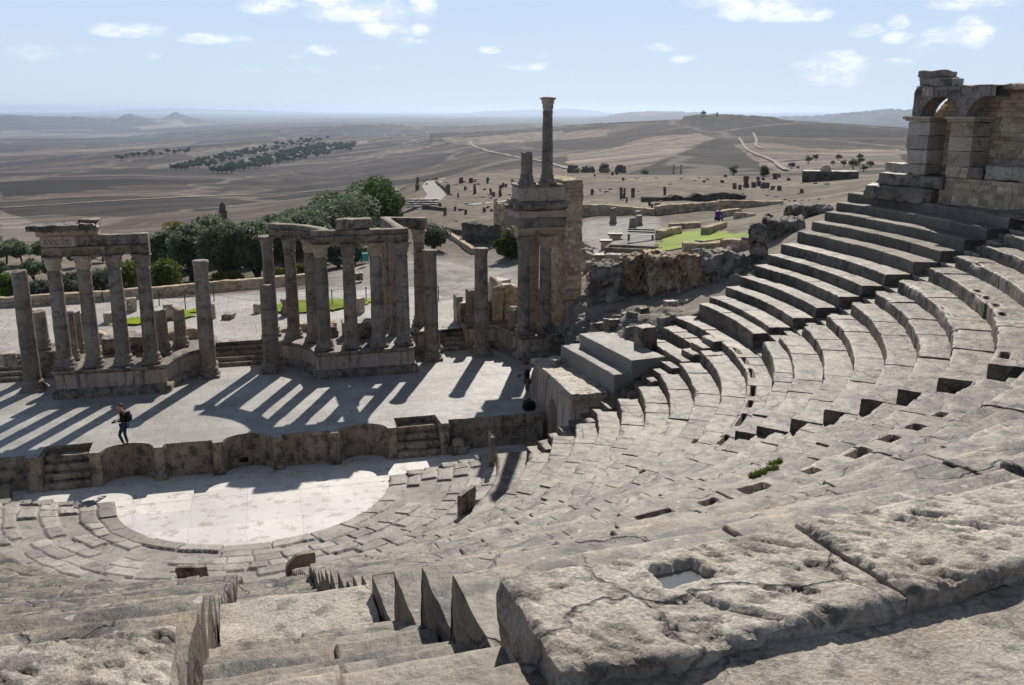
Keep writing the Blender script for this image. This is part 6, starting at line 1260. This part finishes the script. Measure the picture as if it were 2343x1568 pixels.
# ================================================================== road side
def roadwall(lab, p0, p1, seed): A_ = at_z(*p0, 2.3)[:2]; B_ = at_z(*p1, 2.3)[:2]; return rwall(lab, A_, B_, 2.2, 2.95, .5, seed, 'rubble', .035, .16, .06, 'road_wall')
roadwall('low dry stone wall along the road, left stretch behind the left columns', (-120, 712), (235, 690), 1); roadwall('low dry stone wall along the road, middle stretch', (236, 690), (480, 668), 2); roadwall('low dry stone wall along the road, right stretch behind the broken column', (480, 668), (700, 648), 3)
P = at_z(835, 606, 2.36); t = thing('litter_bin', 'teal metal litter bin hanging on posts beside the road', 'bin', P, .1); tm = plain('teal_paint', (.02, .30, .26), .45, .5); g = G(); rbox(g, (0, 0, .28), (.42, .3, .62), 0, res=.1, amp=.003, rnd=.03, taper=1.08); g.build('basket', tm, t)
for s in (-.25, .25): g = G(); box2(g, s - .02, s + .02, -.02, .02, 0, 1.0, res=.3, amp=0, rnd=.004); g.build('post', M['darkgreen'], t)
for i, (px, py, w_, h_, lab) in enumerate([(817, 642, .8, .55, 'squared roadside stone right of the litter bin'), (302, 712, .6, .8, 'pale gate stone standing beside the road wall'), (386, 732, .45, .9, 'short pale round bollard behind the left podium'), (655, 722, .5, 1.0, 'stone bollard on the lawn edge left of the middle columns'), (822, 716, .6, .9, 'dark rounded boundary stone right of the middle columns'), (593, 715, .6, .55, 'cut block on the terrace left of the broken column'), (525, 728, .9, .3, 'flat slab lying on the terrace right of the lone column'), (488, 730, .35, .9, 'narrow white stone post right of the lone column'), (250, 738, .7, .6, 'cut block behind the second left column'), (300, 782, .8, .5, 'block lying behind the third left column'), (20, 838, .9, .7, 'cut block beside the left door steps'), (1140, 655, 1.4, .5, 'flat bench like block behind the lone right column'), (1160, 672, 1.2, .6, 'second bench like block behind the right podium')]):
    loose('roadside_stone', lab, at_z(px, py, 2.36), (w_, w_ * .7, h_), .2 * i, 90 + i, 'block' if i % 3 else 'seat', 'stone block', res=.1)
M['iron'] = plain('dark_iron', (.03, .03, .03), .6, .4)
pp = [(365, 700), (425, 712), (490, 690), (602, 707), (760, 700), (838, 693), (910, 688), (1003, 690), (1090, 655)]; pts = [at_z(*p, 2.36) for p in pp]
for i, P in enumerate(pts):
    g = G(); lathe(g, [(.03, 0), (.03, .9), (.045, .92), (.045, .97), (.0, 1.0)], seg=8); o = g.build('fence_post', M['iron']); o.location = P; tag(o, 'thin dark iron post of the wire barrier behind the stage building', 'post', 'posts of the wire barrier')
for j, zh in enumerate((.5, .88)):
    g = G()
    for a, b in zip(pts[:-1], pts[1:]):
        t_ = np.linspace(0, 1, 9)[:, None]; cl = a * (1 - t_) + b * t_; cl[:, 2] += zh - .18 * (1 - (2 * t_[:, 0] - 1) ** 2) * .6; th = np.linspace(0, 6.283, 5)[:-1]
        g.grid(np.stack([cl + .007 * np.array([math.cos(q), math.sin(q), 0]) + np.array([0, 0, .007 * math.sin(q + 1)]) for q in th], 1), closed=True)
    tag(g.build('barrier_wire', M['iron']), ['lower', 'upper'][j] + ' sagging wire strung between the thin iron posts', 'wire')

# weeds in the joints of the seats
def on_seats(px, py, off=-.2):
    d = ray(px, py); t = np.linspace(2, 70, 6000)[:, None]; P = CAM + d * t; r = np.hypot(P[:, 0], P[:, 1]); k = np.clip(np.searchsorted(EDGE, r, side='right') - 1, 0, len(EDGE) - 1); i = np.where(P[:, 2] < np.array(TOP)[k])[0]; return P[i[0]]
for i, (px, py, w_) in enumerate(((1752, 1075, .5), (1772, 1058, .35), (1732, 1084, .3), (1590, 1010, .25), (1470, 1080, .2), (1990, 640, .2))):
    P = on_seats(px, py); r_ = np.random.RandomState(i); nb = 160; g = G(); bx = r_.uniform(-w_, w_, nb) * .6; by = r_.normal(0, .025, nb); a = r_.uniform(0, 6.28, nb); hh = r_.uniform(.01, .06, nb)
    V = np.stack([np.stack([bx - .015 * np.cos(a), by - .015 * np.sin(a), bx * 0 - .03], 1), np.stack([bx + .015 * np.cos(a), by + .015 * np.sin(a), bx * 0 - .03], 1), np.stack([bx + r_.uniform(-.06, .06, nb), by + r_.uniform(-.06, .06, nb), hh], 1)], 1)
    g.add(V.reshape(-1, 3), (), np.arange(nb * 3).reshape(-1, 3)); o = g.build('weed_tuft', LM['bright'], smooth=False); o.location = P; o.rotation_euler = (0, 0, math.atan2(P[1], P[0]) + math.pi / 2); tag(o, 'small green weed tuft growing from a seat joint', 'weed', 'weeds in the seat joints')
# ================================================================== people
def skinmesh(name, verts, edges, radii, mat, parent, sub=2, root=0):
    me = bpy.data.meshes.new('armature_mesh'); me.from_pydata([tuple(v) for v in verts], edges, []); o = bpy.data.objects.new('armature_mesh', me); col.objects.link(o)
    md = o.modifiers.new('Skin', 'SKIN'); md.use_smooth_shade = True
    for i, r_ in enumerate(radii): me.skin_vertices[0].data[i].radius = (r_, r_) if np.ndim(r_) == 0 else r_
    me.skin_vertices[0].data[root].use_root = True
    o.modifiers.new('Sub', 'SUBSURF').levels = sub; o.modifiers['Sub'].render_levels = sub
    dg = bpy.context.evaluated_depsgraph_get(); m2 = bpy.data.meshes.new_from_object(o.evaluated_get(dg)); bpy.data.objects.remove(o); bpy.data.meshes.remove(me)
    ca = m2.color_attributes.new('tint', 'FLOAT_COLOR', 'POINT'); ca.data.foreach_set('color', np.ones(len(m2.vertices) * 4, np.float32)); m2.materials.clear(); m2.materials.append(mat); m2.name = name
    r_ = bpy.data.objects.new(name, m2); col.objects.link(r_); r_.parent = parent; return r_
class Sk:
    def __init__(s): s.v = []; s.e = []; s.r = []
    def add(s, p, r_, par=None):
        s.v.append(p); s.r.append(r_)
        if par is not None: s.e.append((par, len(s.v) - 1))
        return len(s.v) - 1
    def chain(s, pts, par=None):
        for p, r_ in pts: par = s.add(p, r_, par)
        return par
skinm = plain('skin', (.42, .24, .16), .55, .4, .08)
def person(lab, loc, rz, J, mats, hair, shorts=False, hat=None, k=1.0, seated=False):
    t = thing('person', lab, 'person', loc, rz); b = Sk()
    pel = b.add(J['pelvis'], .105); sp = b.add(J['spine'], (.10, .08), pel); ch = b.add(J['chest'], (.12, .085), sp); nb = b.add(J['neck'], .06, ch); nk = b.add(J['neck2'], .052, nb); jw = b.add(J['jaw'], (.062, .07), nk); hd = b.add(J['head'], (.078, .092), jw); tp = b.add(J['crown'], (.055, .065), hd)
    f = np.array(J['fwd'], float); h = np.array(J['head'], float); up = np.array(J['crown'], float) - h; up /= np.linalg.norm(up)
    b.add(tuple(h + f * .105 - up * .02), .016, hd)
    for s in (-1, 1): b.add(tuple(h + np.array([s * .088, 0, 0])), .018, hd)
    for s, A_ in ((-1, J['armL']), (1, J['armR'])):
        sh = b.add(A_[0], .052, ch); eb = b.add(A_[1], .038, sh); wr = b.add(A_[2], .028, eb); pm = b.add(A_[3], (.04, .022), wr)
        w_ = np.array(A_[2], float); p = np.array(A_[3], float); d = (p - w_) / np.linalg.norm(p - w_); side = np.array([-s, 0, 0.]); dn = np.cross(d, side); dn = dn if dn[2] < 0 else -dn
        for q, (o_, L) in enumerate(((-.03, .07), (-.01, .08), (.011, .075), (.03, .06))):
            lat = np.cross(d, dn); base = p + lat * o_ + d * .025; m_ = base + d * L * .5; e_ = m_ + d * L * .3 + dn * L * .4; b.chain([(tuple(base), .0095), (tuple(m_), .009), (tuple(e_), .007)], pm)
        th_ = p + side * .035; b.chain([(tuple(th_), .011), (tuple(th_ + d * .035 + side * .012), .009)], pm)
    for L_ in (J['legL'], J['legR']):
        hp = b.add(L_[0], .072, pel); kn = b.add(L_[1], .048, hp); an = b.add(L_[2], .036, kn); b.chain([(L_[3], (.04, .026)), (L_[4], (.03, .018))], an)
    skinmesh('body', b.v, b.e, b.r, skinm, t)
    c = Sk(); q0 = c.add(tuple(np.array(J['pelvis']) + np.array([0, 0, .02])), (.155, .125)); q1 = c.add(J['spine'], (.132, .105), q0); q2 = c.add(J['chest'], (.155, .115), q1); c.add(tuple(np.array(J['neck']) * .8 + np.array(J['chest']) * .2), .075, q2)
    for A_ in (J['armL'], J['armR']): a = c.add(A_[0], .075, q2); a = c.add(A_[1], .056, a); c.add(tuple(np.array(A_[1]) * .25 + np.array(A_[2]) * .75), .042, a)
    skinmesh('jacket', c.v, c.e, c.r, mats['top'], t)
    c = Sk(); q0 = c.add(J['pelvis'], (.15, .125))
    for L_ in (J['legL'], J['legR']):
        a = c.add(L_[0], .098, q0)
        if shorts: c.add(tuple(np.array(L_[1]) * .95 + np.array(L_[0]) * .05), .085, a)
        else: a = c.add(L_[1], .062, a); c.add(tuple(np.array(L_[2]) * .93 + np.array(L_[1]) * .07), .052, a)
    skinmesh('trousers', c.v, c.e, c.r, mats['legs'], t)
    for L_ in (J['legL'], J['legR']):
        c = Sk(); a = np.array(L_[2], float); c.chain([(tuple(a + np.array([0, -.03, -.03])), .045), (tuple(np.array(L_[3])), (.05, .036)), (tuple(np.array(L_[4]) + f * .01), (.042, .028))]); skinmesh('shoe', c.v, c.e, c.r, mats['shoe'], t, 2)
    if hair is not None:
        c = Sk(); bk = -f; cr = np.array(J['crown'], float); c.chain([(tuple(h + bk * .055 - up * .05), .062), (tuple(h + bk * .04 + up * .03), (.085, .085)), (tuple(cr - up * .005), .075), (tuple(cr + f * .05 - up * .02), .045)]); 
        if hair[1]: c.chain([(tuple(h + bk * .14 + up * .03), .05)], 1)
        skinmesh('hair', c.v, c.e, c.r, hair[0], t)
    if hat is not None:
        g = G(); lathe(g, [(.17, 0), (.175, .012), (.11, .02), (.105, .07), (.09, .11), (.05, .13)], seg=20); o = g.build('hat', hat, t); o.location = tuple(np.array(J['crown']) - up * .03)
    return t
blk = plain('black_cloth', (.012, .012, .014), .8, .2); jean = plain('blue_denim', (.02, .037, .09), .8, .2, .25, 20); red = plain('red_brown_hair', (.16, .05, .02), .6, .3); shoe = plain('dark_shoe', (.05, .035, .03), .6, .3); khaki = plain('khaki_shorts', (.13, .11, .07), .85, .1); olive_hat = plain('olive_hat', (.09, .08, .045), .85, .1); purple = plain('purple_top', (.12, .02, .22), .8, .2); dkhair = plain('dark_hair', (.015, .012, .01), .5, .4); pink = plain('pink_top', (.45, .12, .20), .8, .2)
cam_m = plain('camera_plastic', (.012, .012, .012), .4, .5)
def camera_thing(lab, loc, rz):
    t = thing('photo_camera', lab, 'camera', loc, rz); g = G(); rbox(g, (0, 0, -.05), (.14, .06, .1), 0, res=.03, amp=0, rnd=.012); rbox(g, (0, 0, .045), (.06, .05, .03), 0, res=.03, amp=0, rnd=.008); g.build('body', cam_m, t)
    g = G(); lathe(g, [(.036, 0), (.036, .05), (.042, .06), (.042, .1), (.03, .1)], seg=16); o = g.build('lens', cam_m, t); o.rotation_euler = (-math.pi / 2 - .5, 0, 0); o.location = (0, .02, -.005)
W_ = dict(pelvis=(0, 0, .90), spine=(0, .0, 1.06), chest=(0, .015, 1.25), neck=(0, .03, 1.41), neck2=(0, .06, 1.47), jaw=(0, .12, 1.50), head=(0, .12, 1.575), crown=(0, .105, 1.635), fwd=(0, .9, -.42),
          armL=[(-.17, .03, 1.33), (-.235, .0, 1.07), (-.13, .23, 1.02), (-.065, .285, 1.02)], armR=[(.17, .03, 1.33), (.235, .0, 1.07), (.13, .23, 1.02), (.065, .285, 1.02)],
          legL=[(-.09, .0, .86), (-.085, .19, .48), (-.08, .06, .10), (-.08, .15, .045), (-.08, .24, .03)], legR=[(.09, .0, .86), (.085, .04, .46), (.085, -.04, .09), (.085, .05, .04), (.085, .15, .03)])
wp = at_z(289, 1020, ST); person('person walking on the stage edge, head bowed, in black jacket and blue jeans', wp, R(82), W_, dict(top=blk, legs=jean, shoe=shoe), (red, True))
t = thing('backpack', 'dark backpack on the back of the person walking on the stage', 'backpack', wp, R(82)); g = G(); rbox(g, (0, -.18, .97), (.28, .16, .42), 0, res=.04, amp=.008, rnd=.075, taper=1.0); g.build('pack', blk, t); g = G(); rbox(g, (0, -.275, 1.0), (.22, .06, .24), 0, res=.04, amp=.004, rnd=.03); g.build('pocket', blk, t)
for s in (-.11, .11):
    g = G(); th = np.linspace(0, 6.283, 7)[:-1]; cl = np.array([(s, -.12, 1.36), (s, 0, 1.42), (s, .12, 1.36), (s, .165, 1.24), (s, .13, 1.1), (s, .0, 1.0), (s, -.13, .98)]); g.grid(np.stack([cl + np.array([math.cos(q) * .02, 0, math.sin(q) * .008]) for q in th], 1), closed=True); g.build('strap', blk, t)
ca_, sa_ = math.cos(R(82)), math.sin(R(82)); camera_thing('black camera held at the waist by the person on the stage', wp + np.array([-sa_ * .33, ca_ * .33, .99]), R(82))
MN = dict(pelvis=(0, 0, .96), spine=(0, .0, 1.13), chest=(0, .01, 1.33), neck=(0, .03, 1.50), neck2=(0, .05, 1.56), jaw=(0, .09, 1.60), head=(0, .085, 1.675), crown=(0, .075, 1.735), fwd=(0, .96, -.25),
          armL=[(-.19, .01, 1.44), (-.26, -.02, 1.16), (-.14, .22, 1.16), (-.07, .28, 1.18)], armR=[(.19, .01, 1.44), (.26, -.02, 1.16), (.14, .22, 1.16), (.07, .28, 1.18)],
          legL=[(-.10, .0, .92), (-.10, .06, .50), (-.10, .04, .09), (-.10, .12, .045), (-.10, .22, .03)], legR=[(.10, .0, .92), (.10, -.05, .50), (.10, -.16, .09), (.10, -.08, .045), (.10, .02, .03)])
mp = at_z(1206, 917, ST); person('person in a hat, dark shirt and shorts holding a camera beside the vaulted passage', mp, R(86), MN, dict(top=blk, legs=khaki, shoe=shoe), (dkhair, False), shorts=True, hat=olive_hat)
camera_thing('black camera held at chest height by the person in the hat', mp + np.array([-.34, .02, 1.18]), R(86))
t = thing('camera_bag', 'black bag resting on the stage edge behind the squat pedestal', 'bag', (11.38, 2.62, ST + .01), .2); g = G(); rbox(g, (0, 0, 0), (.55, .34, .36), 0, res=.05, amp=.015, rnd=.1); g.build('bag_body', blk, t); g = G(); a = np.linspace(0, math.pi, 12); th = np.linspace(0, 6.283, 7)[:-1]; g.grid(np.stack([np.stack([.16 * np.cos(a), a * 0 + .012 * math.cos(q), .34 + .09 * np.sin(a) + .012 * math.sin(q)], 1) for q in th], 1), closed=True); g.build('handle', blk, t)
SE = dict(pelvis=(0, 0, .12), spine=(0, .03, .30), chest=(0, .12, .48), neck=(0, .2, .62), neck2=(0, .23, .67), jaw=(0, .29, .68), head=(0, .30, .75), crown=(0, .29, .81), fwd=(0, .95, -.3),
          armL=[(-.18, .12, .56), (-.24, .22, .32), (-.14, .40, .30), (-.08, .46, .30)], armR=[(.18, .12, .56), (.24, .22, .32), (.14, .40, .30), (.08, .46, .30)],
          legL=[(-.1, .05, .10), (-.12, .45, .12), (-.12, .5, -.32), (-.12, .58, -.36), (-.12, .68, -.38)], legR=[(.1, .05, .10), (.12, .45, .12), (.12, .5, -.32), (.12, .58, -.36), (.12, .68, -.38)])
P, D = hit(1640, 508, 62); person('person in a purple top sitting bent forward on the low wall by the lawn', P + np.array([0, 0, .12]), R(-60), SE, dict(top=purple, legs=jean, shoe=shoe), (dkhair, False))
# ================================================================== sky with small clouds
n = N(w.node_tree)
sky = n.n('ShaderNodeTexSky', sky_type='NISHITA'); sky.sun_disc = False; sky.sun_elevation = SUN_EL; sky.sun_rotation = SUN_AZ
sky.altitude = 500; sky.air_density = 1.0; sky.dust_density = .4; sky.ozone_density = 1.5
tc = n.n('ShaderNodeTexCoord').outputs['Generated']; sp = n.n('ShaderNodeSeparateXYZ'); n.put(sp.inputs[0], tc); dx, dy, dz = sp.outputs
az = n.math('ARCTAN2', dx, dy); el = n.math('ARCSINE', dz)
rp = n.n('ShaderNodeValToRGB'); n.put(rp.inputs[0], n.math('MULTIPLY', el, 1 / 1.2)); cr = rp.color_ramp
SKYC = [(0, (.56, .65, .76)), (.05, (.52, .635, .79)), (.17, (.39, .56, .82)), (.32, (.29, .47, .78)), (.45, (.20, .27, .40)), (.62, (.155, .18, .23)), (1, (.12, .14, .18))]
cr.elements[0].position = 0; cr.elements[0].color = (*SKYC[0][1], 1); cr.elements[1].position = 1; cr.elements[1].color = (*SKYC[-1][1], 1)
for p_, c_ in SKYC[1:-1]: e = cr.elements.new(p_); e.color = (*c_, 1)
KSKY = 13.5
front = n.step(n.math('COSINE', n.math('SUBTRACT', az, SUN_AZ)), -.6, .8)     # brighter towards the sun; rear and overhead levels are set for the shadow fill
grad = n.mix(1.0, rp.outputs[0], n.mix(front, (KSKY * .52,) * 3, (KSKY,) * 3), 'MULTIPLY')
base = n.mix(.96, sky.outputs[0], grad)
CL = [(612, 12, 62, 19, 1), (770, 14, 75, 34, 1), (855, 28, 95, 24, 1), (965, 18, 32, 24, 1), (880, 66, 56, 19, 1), (965, 68, 27, 13, .9), (928, 92, 20, 11, .8), (965, 96, 16, 6, .7), (300, 70, 78, 15, .85), (485, 90, 78, 11, .8), (742, 116, 36, 13, .75), (352, 128, 22, 9, .5),
      (90, 122, 70, 18, .42), (180, 115, 34, 10, .35), (1122, 112, 26, 11, .8), (1205, 152, 60, 11, .6), (1230, 128, 30, 5, .35), (1512, 110, 32, 9, .75), (1560, 136, 34, 9, .7), (1640, 4, 80, 15, 1), (1745, 14, 105, 30, 1), (1830, 32, 62, 17, 1), (1975, 69, 38, 13, .95), (2055, 52, 22, 15, .85),
      (2052, 87, 34, 12, .95), (2228, 74, 40, 30, 1), (2162, 82, 44, 17, .9), (2235, 6, 85, 14, 1), (2042, 142, 40, 7, .6), (1908, 146, 82, 26, .75), (1905, 182, 80, 17, .5), (1480, 146, 40, 4, .3), (660, 130, 40, 5, .3), (560, 158, 60, 9, .25), (700, 160, 60, 9, .25), (870, 155, 70, 6, .2), (2110, 108, 30, 14, .5)]
acc = 0.0
for (cx, cy, rx, ry, st) in CL:
    d = ray(cx, cy); a0 = math.atan2(d[0], d[1]); e0 = math.asin(d[2] / np.linalg.norm(d)); ra = rx / 2140 * 1.08; re2 = ry / 2140 * 1.12
    q1 = n.math('MULTIPLY_ADD', az, 1 / ra, -a0 / ra); q2 = n.math('MULTIPLY_ADD', el, 1 / re2, -e0 / re2)
    dd = n.math('ADD', n.math('MULTIPLY', q1, q1), n.math('MULTIPLY', q2, q2)); v_ = n.math('MULTIPLY_ADD', dd, -st * .8, st)
    acc = n.math('MAXIMUM', acc, v_)
cv = n.n('ShaderNodeCombineXYZ'); n.put(cv.inputs[0], az); n.put(cv.inputs[1], n.math('MULTIPLY', el, 1.7))
n1 = n.noise(cv.outputs[0], 30, 9, .62); n2 = n.noise(n.vmath('ADD', cv.outputs[0], (.002, .008, 0)), 26, 5, .56)
dens = n.math('ADD', acc, n.math('MULTIPLY_ADD', n1, 2.2, -1.0)); alpha = n.math('MULTIPLY', n.step(dens, .08, 1.4), n.step(acc, .0, .25))
lit = n.step(n.math('SUBTRACT', n1, n2), -.10, .08)
cc = n.mix(lit, (KSKY * .70, KSKY * .76, KSKY * .85), (KSKY * .92, KSKY * .94, KSKY * .97))
fin = n.mix(n.math('MULTIPLY', alpha, .9), base, cc)
bg = n.n('ShaderNodeBackground'); n.put(bg.inputs[0], fin); bg.inputs[1].default_value = .09
o = n.n('ShaderNodeOutputWorld'); w.node_tree.links.new(bg.outputs[0], o.inputs[0])
